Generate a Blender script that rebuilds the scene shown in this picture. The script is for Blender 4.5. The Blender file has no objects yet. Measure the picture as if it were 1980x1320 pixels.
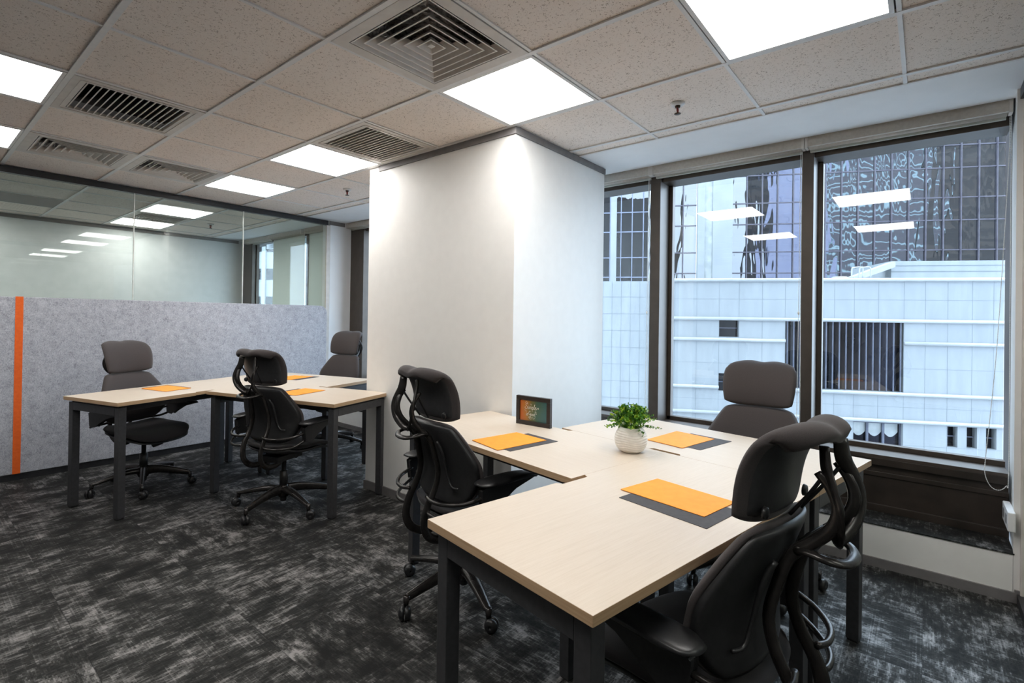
import bpy, bmesh, math, random
from mathutils import Vector, Matrix
random.seed(7)
PI = math.pi
C = bpy.context.scene.collection
sc = bpy.context.scene

# ------------------------------------------------------------------ camera
CAMH = 1.3115
F_PX, CX, CY, YAW, PITCH, ROLL = 985.99, 960.24, 608.22, 0.871276, 0.005308, 0.014269
cam_data = bpy.data.cameras.new('camera'); cam = bpy.data.objects.new('camera', cam_data); C.objects.link(cam)
cam_data.sensor_width = 36.0; cam_data.lens = F_PX / 1980 * 36.0
cam_data.shift_x = (990 - CX) / 1980; cam_data.shift_y = (CY - 660) / 1980
cam_data.clip_start = 0.05; cam_data.clip_end = 400
fw = Vector((math.sin(YAW) * math.cos(PITCH), math.cos(YAW) * math.cos(PITCH), math.sin(PITCH)))
rt = Vector((math.cos(YAW), -math.sin(YAW), 0)); up = rt.cross(fw)
rt2 = rt * math.cos(ROLL) + up * math.sin(ROLL); up2 = up * math.cos(ROLL) - rt * math.sin(ROLL)
m = Matrix(((rt2.x, up2.x, -fw.x, 0), (rt2.y, up2.y, -fw.y, 0), (rt2.z, up2.z, -fw.z, CAMH), (0, 0, 0, 1)))
cam.matrix_world = m
sc.camera = cam
# ------------------------------------------------------------------ world, exposure
LAMP = 6.5          # radiance of the ceiling light diffusers
SKY = 3.0
w = bpy.data.worlds.new('overcast_sky'); sc.world = w; w.use_nodes = True
nt = w.node_tree; nt.nodes.clear()
o_ = nt.nodes.new('ShaderNodeOutputWorld'); b_ = nt.nodes.new('ShaderNodeBackground')
g_ = nt.nodes.new('ShaderNodeTexCoord'); s_ = nt.nodes.new('ShaderNodeSeparateXYZ'); r_ = nt.nodes.new('ShaderNodeValToRGB')
nt.links.new(g_.outputs['Generated'], s_.inputs[0]); nt.links.new(s_.outputs['Z'], r_.inputs[0]); nt.links.new(r_.outputs[0], b_.inputs[0]); nt.links.new(b_.outputs[0], o_.inputs[0])
r_.color_ramp.elements[0].position = 0.0; r_.color_ramp.elements[0].color = (0.42, 0.52, 0.66, 1)
r_.color_ramp.elements[1].position = 0.5; r_.color_ramp.elements[1].color = (0.72, 0.85, 1.0, 1)
b_.inputs['Strength'].default_value = SKY
sc.view_settings.view_transform = 'Standard'; sc.view_settings.look = 'None'
sc.view_settings.exposure = 1.25; sc.view_settings.gamma = 1.0; sc.view_settings.use_curve_mapping = False
sc.cycles.max_bounces = 10; sc.cycles.diffuse_bounces = 5; sc.cycles.glossy_bounces = 4; sc.cycles.transparent_max_bounces = 16
sc.cycles.use_denoising = True; sc.cycles.caustics_reflective = False; sc.cycles.caustics_refractive = False
sc.cycles.sample_clamp_indirect = 6.0

sun_d = bpy.data.lights.new('sun', 'SUN'); sun_d.energy = 2.6; sun_d.angle = math.radians(95); sun_d.color = (0.78, 0.89, 1.0)
sun = bpy.data.objects.new('sun', sun_d); C.objects.link(sun); sun.location = (12, -8, 14)
sun.rotation_euler = Vector((-0.62, 0.50, -0.42)).to_track_quat('-Z', 'Y').to_euler()   # brightest part of the overcast sky, to the right of the windows
# ------------------------------------------------------------------ materials
def mat(name, col, rough=0.5, metal=0.0, spec=0.5, coat=0.0):
    m = bpy.data.materials.new(name); m.use_nodes = True
    b = m.node_tree.nodes['Principled BSDF']
    b.inputs['Base Color'].default_value = (*col, 1); b.inputs['Roughness'].default_value = rough
    b.inputs['Metallic'].default_value = metal; b.inputs['Specular IOR Level'].default_value = spec
    b.inputs['Coat Weight'].default_value = coat
    return m
class NT:
    """small node helper"""
    def __init__(s, m): s.t = m.node_tree; s.b = s.t.nodes.get('Principled BSDF')
    def n(s, kind, **kw):
        x = s.t.nodes.new('ShaderNode' + kind)
        for k, v in kw.items(): setattr(x, k, v)
        return x
    def l(s, a, b): s.t.links.new(a, b)
    def val(s, sock, v): sock.default_value = v
    def ramp(s, inp, stops):
        r = s.n('ValToRGB'); e = r.color_ramp.elements
        while len(e) < len(stops): e.new(0.5)
        for i, (p, c) in enumerate(stops):
            e[i].position = p; e[i].color = (*c, 1) if len(c) == 3 else c
        s.l(inp, r.inputs[0]); return r.outputs[0]
    def noise(s, vec, scale, detail=3, rough=0.5, dist=0.0):
        x = s.n('TexNoise'); x.inputs['Scale'].default_value = scale; x.inputs['Detail'].default_value = detail
        x.inputs['Roughness'].default_value = rough; x.inputs['Distortion'].default_value = dist
        if vec: s.l(vec, x.inputs['Vector'])
        return x.outputs[0]
    def mapping(s, vec, scale=(1, 1, 1), rot=(0, 0, 0), loc=(0, 0, 0)):
        x = s.n('Mapping'); x.inputs['Scale'].default_value = scale; x.inputs['Rotation'].default_value = rot; x.inputs['Location'].default_value = loc
        s.l(vec, x.inputs['Vector']); return x.outputs[0]
    def obj(s): return s.n('TexCoord').outputs['Object']
    def gen(s): return s.n('TexCoord').outputs['Generated']
    def math(s, op, a, b=None, clamp=False):
        x = s.n('Math', operation=op, use_clamp=clamp)
        for i, v in enumerate((a, b)):
            if v is None: continue
            if isinstance(v, (int, float)): x.inputs[i].default_value = v
            else: s.l(v, x.inputs[i])
        return x.outputs[0]
    def mix(s, f, a, b, blend='MIX'):
        x = s.n('Mix', data_type='RGBA', blend_type=blend)
        for i, v in ((0, f), (6, a), (7, b)):
            if isinstance(v, (int, float)): x.inputs[i].default_value = v
            elif isinstance(v, tuple): x.inputs[i].default_value = (*v, 1)
            else: s.l(v, x.inputs[i])
        return x.outputs[2]
    def bump(s, h, strength=0.2, dist=0.01):
        x = s.n('Bump'); x.inputs['Strength'].default_value = strength; x.inputs['Distance'].default_value = dist
        s.l(h, x.inputs['Height']); s.l(x.outputs[0], s.b.inputs['Normal'])
    def color(s, c): s.l(c, s.b.inputs['Base Color'])

M = {}
def plain_noise(name, c1, c2, scale, rough=0.6, detail=4, bump=0.0, bdist=0.002, **kw):
    m = mat(name, c1, rough, **kw); n = NT(m); f = n.noise(n.obj(), scale, detail)
    n.color(n.ramp(f, [(0.35, c1), (0.65, c2)]))
    if bump: n.bump(f, bump, bdist)
    M[name] = m; return m
plain_noise('wall_paint', (0.80, 0.79, 0.765), (0.82, 0.81, 0.785), 14, 0.55, bump=0.05, bdist=0.001)
plain_noise('white_paint', (0.83, 0.84, 0.85), (0.85, 0.86, 0.87), 9, 0.6)
plain_noise('next_room_paint', (0.58, 0.60, 0.60), (0.62, 0.64, 0.64), 9, 0.6)
plain_noise('grey_trim', (0.165, 0.155, 0.155), (0.19, 0.18, 0.18), 20, 0.55)
plain_noise('dark_rail', (0.012, 0.012, 0.014), (0.02, 0.02, 0.022), 25, 0.4)
plain_noise('mullion_metal', (0.066, 0.052, 0.042), (0.078, 0.062, 0.050), 12, 0.42, metal=0.3)
plain_noise('spandrel_metal', (0.022, 0.017, 0.013), (0.04, 0.03, 0.024), 8, 0.45, metal=0.2)
plain_noise('desk_metal', (0.052, 0.052, 0.056), (0.062, 0.062, 0.066), 60, 0.42, metal=0.35)
plain_noise('black_plastic', (0.010, 0.010, 0.011), (0.016, 0.016, 0.017), 90, 0.38)
plain_noise('headrest_plastic', (0.028, 0.028, 0.030), (0.036, 0.036, 0.038), 70, 0.36)
plain_noise('shell_plastic', (0.016, 0.016, 0.017), (0.022, 0.022, 0.023), 70, 0.42)
plain_noise('spine_metal', (0.030, 0.028, 0.027), (0.042, 0.038, 0.036), 40, 0.27, metal=0.55)
plain_noise('blind_fabric', (0.50, 0.46, 0.41), (0.56, 0.52, 0.465), 60, 0.8)
m_ = bpy.data.materials.new('blind_cloth'); m_.use_nodes = True; t_ = m_.node_tree; t_.nodes.clear(); n_ = NT(m_)
o_ = n_.n('OutputMaterial'); mx_ = n_.n('MixShader'); d_ = n_.n('BsdfDiffuse'); tl_ = n_.n('BsdfTranslucent'); mx_.inputs[0].default_value = 0.5
c_ = n_.ramp(n_.noise(n_.obj(), 300, 1), [(0.3, (0.66, 0.66, 0.60)), (0.7, (0.74, 0.74, 0.68))]); n_.l(c_, d_.inputs[0]); n_.l(c_, tl_.inputs[0])
n_.l(d_.outputs[0], mx_.inputs[1]); n_.l(tl_.outputs[0], mx_.inputs[2]); n_.l(mx_.outputs[0], o_.inputs[0]); M['blind_cloth'] = m_
plain_noise('tee_white', (0.74, 0.73, 0.72), (0.78, 0.77, 0.76), 30, 0.4)
plain_noise('grille_white', (0.60, 0.56, 0.52), (0.66, 0.62, 0.575), 18, 0.45)
plain_noise('orange_paper', (0.95, 0.30, 0.012), (0.98, 0.33, 0.02), 30, 0.6)
plain_noise('grey_card', (0.045, 0.040, 0.042), (0.055, 0.050, 0.052), 60, 0.7)
plain_noise('orange_band', (0.72, 0.105, 0.006), (0.78, 0.125, 0.01), 60, 0.8)
plain_noise('frame_black', (0.016, 0.011, 0.009), (0.024, 0.017, 0.014), 50, 0.35)
plain_noise('socket_plastic', (0.72, 0.72, 0.72), (0.76, 0.76, 0.76), 30, 0.35)
plain_noise('red_metal', (0.22, 0.03, 0.03), (0.30, 0.05, 0.04), 90, 0.3, metal=0.4)
plain_noise('brass_dark', (0.05, 0.035, 0.025), (0.09, 0.06, 0.04), 90, 0.3, metal=0.8)
plain_noise('chain_white', (0.75, 0.75, 0.72), (0.8, 0.8, 0.78), 90, 0.35)
plain_noise('dark_void', (0.010, 0.009, 0.009), (0.02, 0.017, 0.016), 12, 0.8)

def ceiling_tile():
    m = mat('ceiling_tile', (0.6, 0.56, 0.53), 0.9); n = NT(m); o = n.obj()
    v = n.n('TexVoronoi'); v.inputs['Scale'].default_value = 210; n.l(n.mapping(o, (1, 1, 1)), v.inputs['Vector'])
    big = n.noise(o, 90, 2); 
    holes = n.math('LESS_THAN', v.outputs['Distance'], n.math('MULTIPLY', n.math('SUBTRACT', big, 0.42, True), 1.9))
    base = n.ramp(n.noise(o, 160, 2), [(0.3, (0.84, 0.755, 0.69)), (0.7, (0.89, 0.81, 0.745))])
    n.color(n.mix(holes, base, (0.45, 0.37, 0.31)))
    n.bump(n.math('SUBTRACT', 1.0, holes), 0.25, 0.002); M['ceiling_tile'] = m
ceiling_tile()
def carpet(name):
    m = mat(name, (0.05, 0.05, 0.05), 0.6, spec=0.2); n = NT(m); o = n.obj()
    sep = n.n('SeparateXYZ'); n.l(o, sep.inputs[0]); T = 0.5
    fx = n.math('FLOOR', n.math('DIVIDE', sep.outputs[0], T)); fy = n.math('FLOOR', n.math('DIVIDE', sep.outputs[1], T))
    wn = n.n('TexWhiteNoise', noise_dimensions='2D'); cb = n.n('CombineXYZ'); n.l(fx, cb.inputs[0]); n.l(fy, cb.inputs[1]); n.l(cb.outputs[0], wn.inputs['Vector'])
    par = n.math('GREATER_THAN', wn.outputs['Value'], 0.7)
    off = n.n('VectorMath', operation='SCALE'); n.l(wn.outputs['Color'], off.inputs[0]); off.inputs['Scale'].default_value = 0.5
    add = n.n('VectorMath', operation='ADD'); n.l(o, add.inputs[0]); n.l(off.outputs[0], add.inputs[1])
    p = add.outputs[0]
    def snap(v, sx, sy):
        x = n.n('VectorMath', operation='SNAP'); n.l(v, x.inputs[0]); x.inputs[1].default_value = (sx, sy, 1); return x.outputs[0]
    def pick(a, b):
        x = n.n('Mix', data_type='FLOAT'); n.l(par, x.inputs[0]); n.l(a, x.inputs[2]); n.l(b, x.inputs[3]); return x.outputs[0]
    pa, pb = snap(p, 0.011, 0.0045), snap(p, 0.0045, 0.011)
    blot = pick(n.noise(n.mapping(pa, (0.8, 1.25, 1)), 6.5, 6, 0.72, 0.1), n.noise(n.mapping(pb, (1.25, 0.8, 1)), 6.5, 6, 0.72, 0.1))
    blk = pick(n.noise(n.mapping(pa, (18, 55, 1)), 1.0, 3, 0.6), n.noise(n.mapping(pb, (55, 18, 1)), 1.0, 3, 0.6))
    yarn = pick(n.noise(n.mapping(pa, (240, 700, 1)), 1.0, 1, 0.5), n.noise(n.mapping(pb, (700, 240, 1)), 1.0, 1, 0.5))
    lines = n.math('MAXIMUM', n.noise(n.mapping(p, (2.5, 150, 1)), 1.0, 2, 0.6), n.noise(n.mapping(p, (150, 2.5, 1)), 1.0, 2, 0.6))
    mask = n.noise(o, 2.0, 2, 0.5)
    a = n.math('ADD', n.math('MULTIPLY', blot, 1.15), n.math('MULTIPLY', n.math('SUBTRACT', blk, 0.5), 0.40))
    a = n.math('ADD', a, n.math('MULTIPLY', n.math('SUBTRACT', yarn, 0.5), 0.22))
    a = n.math('ADD', a, n.math('MULTIPLY', n.math('SUBTRACT', lines, 0.55), 0.40))
    a = n.math('ADD', a, n.math('MULTIPLY', n.math('SUBTRACT', mask, 0.5), 0.35))
    col = n.ramp(n.math('SUBTRACT', a, 0.06), [(0.34, (0.011, 0.011, 0.011)), (0.47, (0.024, 0.024, 0.023)), (0.575, (0.046, 0.045, 0.043)), (0.64, (0.10, 0.095, 0.092)), (0.74, (0.22, 0.205, 0.20))])
    n.l(n.math('ADD', 0.08, n.math('MULTIPLY', n.math('SUBTRACT', a, 0.58, True), 5.0, True)), n.b.inputs['Specular IOR Level'])
    def edge(c):
        f = n.math('FRACT', n.math('DIVIDE', c, T)); f = n.math('ABSOLUTE', n.math('SUBTRACT', f, 0.5)); return n.math('GREATER_THAN', f, 0.4958)
    seam = n.math('MAXIMUM', edge(sep.outputs[0]), n.math('MULTIPLY', edge(sep.outputs[1]), 0.5))
    n.color(n.mix(n.math('MULTIPLY', seam, 0.55), col, (0.010, 0.010, 0.011)))
    n.bump(yarn, 0.4, 0.003); M[name] = m
carpet('carpet')
def wood():
    m = mat('light_wood', (0.7, 0.56, 0.4), 0.38, spec=0.45); n = NT(m); o = n.obj()
    g = n.noise(n.mapping(o, (4, 110, 4)), 1.0, 5, 0.6, 0.3); g2 = n.noise(n.mapping(o, (14, 420, 14)), 1.0, 2, 0.5)
    big = n.noise(n.mapping(o, (1.2, 6, 1)), 1.0, 2, 0.5, 1.0)
    a = n.math('ADD', n.math('MULTIPLY', g, 0.42), n.math('ADD', n.math('MULTIPLY', g2, 0.43), n.math('MULTIPLY', big, 0.15)))
    n.color(n.ramp(a, [(0.30, (0.565, 0.475, 0.38)), (0.5, (0.615, 0.525, 0.43)), (0.70, (0.65, 0.565, 0.475))]))
    n.bump(g2, 0.04, 0.0006); M['light_wood'] = m
    m = mat('wood_edge', (0.5, 0.32, 0.17), 0.45); n = NT(m); g = n.noise(n.mapping(n.obj(), (5, 5, 260)), 1.0, 3, 0.5)
    n.color(n.ramp(g, [(0.3, (0.42, 0.275, 0.155)), (0.7, (0.52, 0.355, 0.215))])); M['wood_edge'] = m
wood()
def fabric(name, c1, c2):
    m = mat(name, c1, 0.9, spec=0.2); n = NT(m); o = n.obj()
    wv = n.noise(o, 900, 1); n.color(n.ramp(wv, [(0.3, c1), (0.7, c2)])); n.bump(wv, 0.15, 0.0008)
    n.b.inputs['Sheen Weight'].default_value = 0.12; n.b.inputs['Sheen Roughness'].default_value = 0.5
    M[name] = m
fabric('chair_fabric', (0.048, 0.041, 0.041), (0.070, 0.061, 0.061))
fabric('seat_fabric', (0.020, 0.018, 0.019), (0.030, 0.027, 0.028))
def felt():
    m = mat('felt', (0.3, 0.3, 0.32), 0.95, spec=0.1); n = NT(m); o = n.obj()
    a = n.noise(n.mapping(o, (1, 1, 0.75)), 75, 4, 0.65, 2.2); b = n.noise(o, 22, 3, 0.6)
    f = n.math('ADD', n.math('MULTIPLY', a, 0.75), n.math('MULTIPLY', b, 0.25))
    n.color(n.ramp(f, [(0.34, (0.21, 0.21, 0.235)), (0.5, (0.39, 0.395, 0.43)), (0.66, (0.54, 0.545, 0.58))])); n.bump(a, 0.2, 0.002); M['felt'] = m
felt()
def glass(name, tint=(0.93, 0.96, 0.97), ior=1.5, wav=0.0, gain=1.0):
    m = bpy.data.materials.new(name); m.use_nodes = True; t = m.node_tree; t.nodes.clear()
    o = t.nodes.new('ShaderNodeOutputMaterial'); mx = t.nodes.new('ShaderNodeMixShader'); tr = t.nodes.new('ShaderNodeBsdfTransparent')
    gl = t.nodes.new('ShaderNodeBsdfGlossy'); geo = t.nodes.new('ShaderNodeNewGeometry'); dt = t.nodes.new('ShaderNodeVectorMath'); dt.operation = 'DOT_PRODUCT'
    t.links.new(geo.outputs['Normal'], dt.inputs[0]); t.links.new(geo.outputs['Incoming'], dt.inputs[1])
    def mth(op, a, b=None):
        x = t.nodes.new('ShaderNodeMath'); x.operation = op
        for i, v in enumerate((a, b)):
            if v is None: continue
            if isinstance(v, (int, float)): x.inputs[i].default_value = v
            else: t.links.new(v, x.inputs[i])
        return x.outputs[0]
    f0 = ((ior - 1) / (ior + 1)) ** 2      # Schlick, the same for both faces of the pane
    frs = mth('ADD', f0, mth('MULTIPLY', mth('POWER', mth('SUBTRACT', 1.0, mth('ABSOLUTE', dt.outputs['Value'])), 5.0), 1 - f0))
    tr.inputs[0].default_value = (*tint, 1); gl.inputs['Roughness'].default_value = 0.0; gl.inputs[0].default_value = (gain, gain, gain, 1)
    t.links.new(frs, mx.inputs[0]); t.links.new(tr.outputs[0], mx.inputs[1]); t.links.new(gl.outputs[0], mx.inputs[2]); t.links.new(mx.outputs[0], o.inputs[0])
    M[name] = m
glass('window_glass', (0.90, 0.94, 0.96), 1.55)
glass('partition_glass', (0.885, 0.92, 0.90), 1.5)
def emit(name, col, s):
    m = bpy.data.materials.new(name); m.use_nodes = True; t = m.node_tree; t.nodes.clear()
    o = t.nodes.new('ShaderNodeOutputMaterial'); e = t.nodes.new('ShaderNodeEmission'); e.inputs[0].default_value = (*col, 1); e.inputs[1].default_value = s
    t.links.new(e.outputs[0], o.inputs[0]); M[name] = m
emit('lamp_diffuser', (1.0, 0.975, 0.94), LAMP)
def foil():
    m = mat('duct_foil', (0.35, 0.33, 0.31), 0.3, 0.9); n = NT(m); f = n.noise(n.obj(), 30, 5, 0.6, 1.5)
    n.color(n.ramp(f, [(0.4, (0.10, 0.09, 0.085)), (0.6, (0.45, 0.43, 0.41))])); n.bump(f, 0.9, 0.02); M['duct_foil'] = m
foil()
def leaf():
    m = mat('leaf', (0.10, 0.32, 0.04), 0.45); n = NT(m); f = n.noise(n.obj(), 45, 2)
    n.color(n.ramp(f, [(0.38, (0.018, 0.10, 0.012)), (0.50, (0.075, 0.26, 0.018)), (0.62, (0.34, 0.50, 0.03))])); M['leaf'] = m
leaf()
plain_noise('pot_ceramic', (0.72, 0.69, 0.64), (0.80, 0.77, 0.72), 40, 0.45)
plain_noise('soil', (0.03, 0.02, 0.012), (0.06, 0.04, 0.02), 90, 0.9)
def facade():
    m = mat('white_tiles', (0.7, 0.75, 0.8), 0.5); n = NT(m); o = n.obj()
    st = n.noise(n.mapping(o, (2.2, 1, 0.5)), 1.0, 5, 0.6)
    n.color(n.ramp(st, [(0.35, (0.325, 0.345, 0.352)), (0.65, (0.37, 0.39, 0.397))])); M['white_tiles'] = m
facade()
plain_noise('facade_joint', (0.23, 0.255, 0.27), (0.25, 0.275, 0.29), 3, 0.7)
plain_noise('facade_cap', (0.44, 0.45, 0.455), (0.48, 0.49, 0.495), 3, 0.4)
plain_noise('far_window', (0.004, 0.004, 0.005), (0.018, 0.016, 0.018), 0.9, 0.12, spec=0.25)
plain_noise('vertical_blind', (0.10, 0.105, 0.14), (0.14, 0.15, 0.19), 2, 0.5)
plain_noise('tower_mullion', (0.09, 0.08, 0.10), (0.13, 0.12, 0.14), 2, 0.4)
plain_noise('tower_mullion_light', (0.22, 0.24, 0.32), (0.28, 0.30, 0.38), 2, 0.4)
plain_noise('tower_column', (0.32, 0.335, 0.34), (0.36, 0.375, 0.38), 0.8, 0.45)
plain_noise('curtain_fabric', (0.45, 0.47, 0.46), (0.6, 0.62, 0.6), 2, 0.8)
def tower_glass(name, tint, wave=0.035, scale=0.4):
    m = mat(name, tint, 0.02, 0.0, 0.9); n = NT(m); n.b.inputs['IOR'].default_value = 2.1; o = n.obj()
    a = n.noise(n.mapping(o, (1.6, 1, 0.35)), scale * 1.2, 2, 0.5, 0.6); b = n.noise(n.mapping(o, (0.5, 1, 1.2)), scale, 1, 0.5)
    n.bump(n.math('ADD', a, b), wave, 0.55); M[name] = m
tower_glass('tower_glass', (0.006, 0.008, 0.012), 0.05, 0.5)
tower_glass('tower_glass_left', (0.010, 0.009, 0.008), 0.06, 0.5)

# ------------------------------------------------------------------ mesh helpers
class MB:
    def __init__(s): s.v = []; s.f = []; s.mi = []; s.cur = 0; s.sm = []
    def add(s, vs, fs, smooth=False):
        o = len(s.v); s.v += [tuple(p) for p in vs]
        for f in fs: s.f.append(tuple(i + o for i in f)); s.mi.append(s.cur); s.sm.append(smooth)
        return s
    def box(s, x0, y0, z0, x1, y1, z1, rot=None, at=None):
        vs = [(x, y, z) for z in (z0, z1) for y in (y0, y1) for x in (x0, x1)]
        if rot is not None: vs = [tuple(rot @ Vector(p) + Vector(at or (0, 0, 0))) for p in vs]
        return s.add(vs, [(0, 2, 3, 1), (4, 5, 7, 6), (0, 1, 5, 4), (2, 6, 7, 3), (0, 4, 6, 2), (1, 3, 7, 5)])
    def cbox(s, cx, cy, cz, sx, sy, sz): return s.box(cx - sx / 2, cy - sy / 2, cz - sz / 2, cx + sx / 2, cy + sy / 2, cz + sz / 2)
    def quad(s, a, b, c, d): return s.add([a, b, c, d], [(0, 1, 2, 3)])
    def prism(s, pts, z0, z1):
        n = len(pts); vs = [(x, y, z0) for x, y in pts] + [(x, y, z1) for x, y in pts]
        return s.add(vs, [tuple(reversed(range(n))), tuple(range(n, 2 * n))] + [(i, (i + 1) % n, n + (i + 1) % n, n + i) for i in range(n)])
    def tube(s, path, r, seg=10, flat=None, closed=False, sub=4, cap=True):
        """path: points, r: radius or list; flat: (ry, rz) ratio pair"""
        P = [Vector(p) for p in path]; rs = list(r) if isinstance(r, (list, tuple)) else [r] * len(P)
        if sub > 1 and len(P) > 2:
            Q = []; RR = []; n = len(P); rng = n if closed else n - 1
            for i in range(rng):
                p0 = P[(i - 1) % n] if closed or i > 0 else P[0] * 2 - P[1]
                p1 = P[i]; p2 = P[(i + 1) % n]
                p3 = P[(i + 2) % n] if closed or i + 2 < n else P[-1] * 2 - P[-2]
                for k in range(sub):
                    t = k / sub
                    Q.append(0.5 * ((2 * p1) + (p2 - p0) * t + (2 * p0 - 5 * p1 + 4 * p2 - p3) * t * t + (3 * p1 - p0 - 3 * p2 + p3) * t ** 3))
                    RR.append(rs[i] * (1 - t) + rs[(i + 1) % n] * t)
            if not closed: Q.append(P[-1]); RR.append(rs[-1])
            P, rs = Q, RR
        n = len(P); vs = []; prev = None
        for i, p in enumerate(P):
            t = (P[(i + 1) % n] - P[(i - 1) % n]) if closed else (P[min(i + 1, n - 1)] - P[max(i - 1, 0)])
            if t.length < 1e-9: t = Vector((0, 0, 1))
            t.normalize()
            if prev is None:
                a = Vector((0, 0, 1)) if abs(t.z) < 0.9 else Vector((0, 1, 0))
                if flat and abs(t.y) < 0.9: a = Vector((0, 1, 0))
            else: a = prev
            u = (a - t * a.dot(t)).normalized(); v = t.cross(u); prev = u
            fu, fv = flat if flat else (1, 1)
            for k in range(seg):
                an = 2 * PI * k / seg
                vs.append(p + u * math.cos(an) * rs[i] * fu + v * math.sin(an) * rs[i] * fv)
        fs = []
        m_ = n if closed else n - 1
        for i in range(m_):
            for k in range(seg):
                a, b = i * seg + k, i * seg + (k + 1) % seg; c, d = ((i + 1) % n) * seg + (k + 1) % seg, ((i + 1) % n) * seg + k
                fs.append((a, b, c, d))
        if not closed and cap: fs.append(tuple(reversed(range(seg)))); fs.append(tuple(range((n - 1) * seg, n * seg)))
        return s.add(vs, fs, True)
    def lathe(s, prof, seg=32, at=(0, 0, 0), axis='z', fn=None):
        vs = []; n = len(prof)
        for r, z in prof:
            for k in range(seg):
                a = 2 * PI * k / seg; rr, zz = (fn(r, z, a) if fn else (r, z))
                x, y = rr * math.cos(a), rr * math.sin(a)
                p = (x, y, zz) if axis == 'z' else ((x, zz, y) if axis == 'y' else (zz, x, y))
                vs.append((p[0] + at[0], p[1] + at[1], p[2] + at[2]))
        fs = [(i * seg + k, i * seg + (k + 1) % seg, (i + 1) * seg + (k + 1) % seg, (i + 1) * seg + k) for i in range(n - 1) for k in range(seg)]
        fs += [tuple(reversed(range(seg))), tuple(range((n - 1) * seg, n * seg))]
        return s.add(vs, fs, True)
    def pillow(s, fn, nu, nv, tf, tb, p=4.0):
        """closed cushion around the sheet fn(a,b), a,b in -1..1; tf/tb thickness to each side"""
        G = [[Vector(fn(-1 + 2 * i / nu, -1 + 2 * j / nv)) for j in range(nv + 1)] for i in range(nu + 1)]
        front = []; back = []
        for i in range(nu + 1):
            for j in range(nv + 1):
                du = G[min(i + 1, nu)][j] - G[max(i - 1, 0)][j]; dv = G[i][min(j + 1, nv)] - G[i][max(j - 1, 0)]
                nrm = du.cross(dv)
                nrm = nrm.normalized() if nrm.length > 1e-12 else Vector((1, 0, 0))
                a = abs(-1 + 2 * i / nu); b = abs(-1 + 2 * j / nv)
                e = math.sqrt(max(0.0, (1 - a ** p) * (1 - b ** p)))
                front.append(G[i][j] + nrm * tf * e); back.append(G[i][j] - nrm * tb * e)
        w_ = nv + 1; N = len(front); fs = []
        for i in range(nu):
            for j in range(nv):
                q = (i * w_ + j, (i + 1) * w_ + j, (i + 1) * w_ + j + 1, i * w_ + j + 1)
                fs.append(q); fs.append(tuple(N + k for k in reversed(q)))
        s.add(front + back, fs, True)
        return s
    def build(s, name, material, parent=None, weld=False, bevel=0.0, **tags):
        me = bpy.data.meshes.new(name); me.from_pydata(s.v, [], s.f)
        mats = material if isinstance(material, (list, tuple)) else [material]
        for mm in mats: me.materials.append(M[mm])
        for p, i, sm in zip(me.polygons, s.mi, s.sm): p.material_index = i; p.use_smooth = sm
        if weld:
            bm = bmesh.new(); bm.from_mesh(me); bmesh.ops.remove_doubles(bm, verts=bm.verts, dist=1e-5); bm.to_mesh(me); bm.free()
        me.update()
        o = bpy.data.objects.new(name, me); C.objects.link(o)
        if bevel:
            b = o.modifiers.new('bevel', 'BEVEL'); b.width = bevel; b.segments = 2; b.limit_method = 'ANGLE'; b.angle_limit = 0.7
        if parent is not None: o.parent = parent
        for k, v in tags.items(): o[k] = v
        return o
def struct(name, mb, material, parent=None, **kw):
    o = mb.build(name, material, parent, **kw)
    if parent is None: o['kind'] = 'structure'
    return o
def thing(name, label, cat, loc=(0, 0, 0), rz=0.0, group=None):
    o = bpy.data.objects.new(name, None); C.objects.link(o); o.empty_display_size = 0.1
    o.location = loc; o.rotation_euler = (0, 0, rz); o['label'] = label; o['category'] = cat
    if group: o['group'] = group
    return o
def tag(o, label, cat, group=None):
    o['label'] = label; o['category'] = cat
    if group: o['group'] = group
    return o
def copy_tree(o, parent=None):
    c = o.copy(); C.objects.link(c)
    if parent is not None: c.parent = parent
    for ch in list(o.children): copy_tree(ch, c)
    return c
def dup(root, loc, rz, label, group=None):
    r = copy_tree(root); r.location = loc; r.rotation_euler = (0, 0, rz); r['label'] = label
    if group: r['group'] = group
    return r

# ------------------------------------------------------------------ room dimensions
CEIL = 2.4335
LX, LY, T = 0.533, 2.481, 0.6         # ceiling lattice
XR = 3.44                             # riser below the windows
XF = 3.66                             # front of the window frames
XG = 3.86                             # glazing
YR = -0.33                            # right reveal / right partition
YP = 5.46                             # glass partition at the left
YB = 8.12                             # back wall of the room behind the glass
XMIN = -3.2
YMIN = -4.0
HEADZ = 2.335
SILLZ = 0.555
# floor
f_ = MB(); f_.box(XMIN, YMIN, -0.05, XR + 0.02, YB, 0.0); struct('floor', f_, 'carpet')
# ledge below the windows
b = MB(); b.box(XR, YR + 0.005, 0.0, XR + 0.05, YB, 0.222); struct('wall_window_riser', b, 'wall_paint')
b = MB(); b.box(XR - 0.004, YR, 0.222, XF + 0.02, YB, 0.228); struct('floor_ledge', b, 'carpet')
b = MB(); b.box(XR - 0.012, YR, 0.0, XR, YP - 0.02, 0.048); struct('baseboard_window', b, 'grey_trim')
# spandrel panel
b = MB()
b.box(XF + 0.02, YR, 0.2, XG + 0.05, YB, 0.50)
b.box(XF + 0.005, YR, 0.228, XF + 0.02, YB, 0.27); b.box(XF + 0.012, YR, 0.43, XF + 0.02, YB, 0.455)
b.box(XF + 0.0, YR, 0.495, XG + 0.05, YB, SILLZ - 0.02)
struct('wall_window_spandrel', b, 'spandrel_metal', bevel=0.002)
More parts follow.
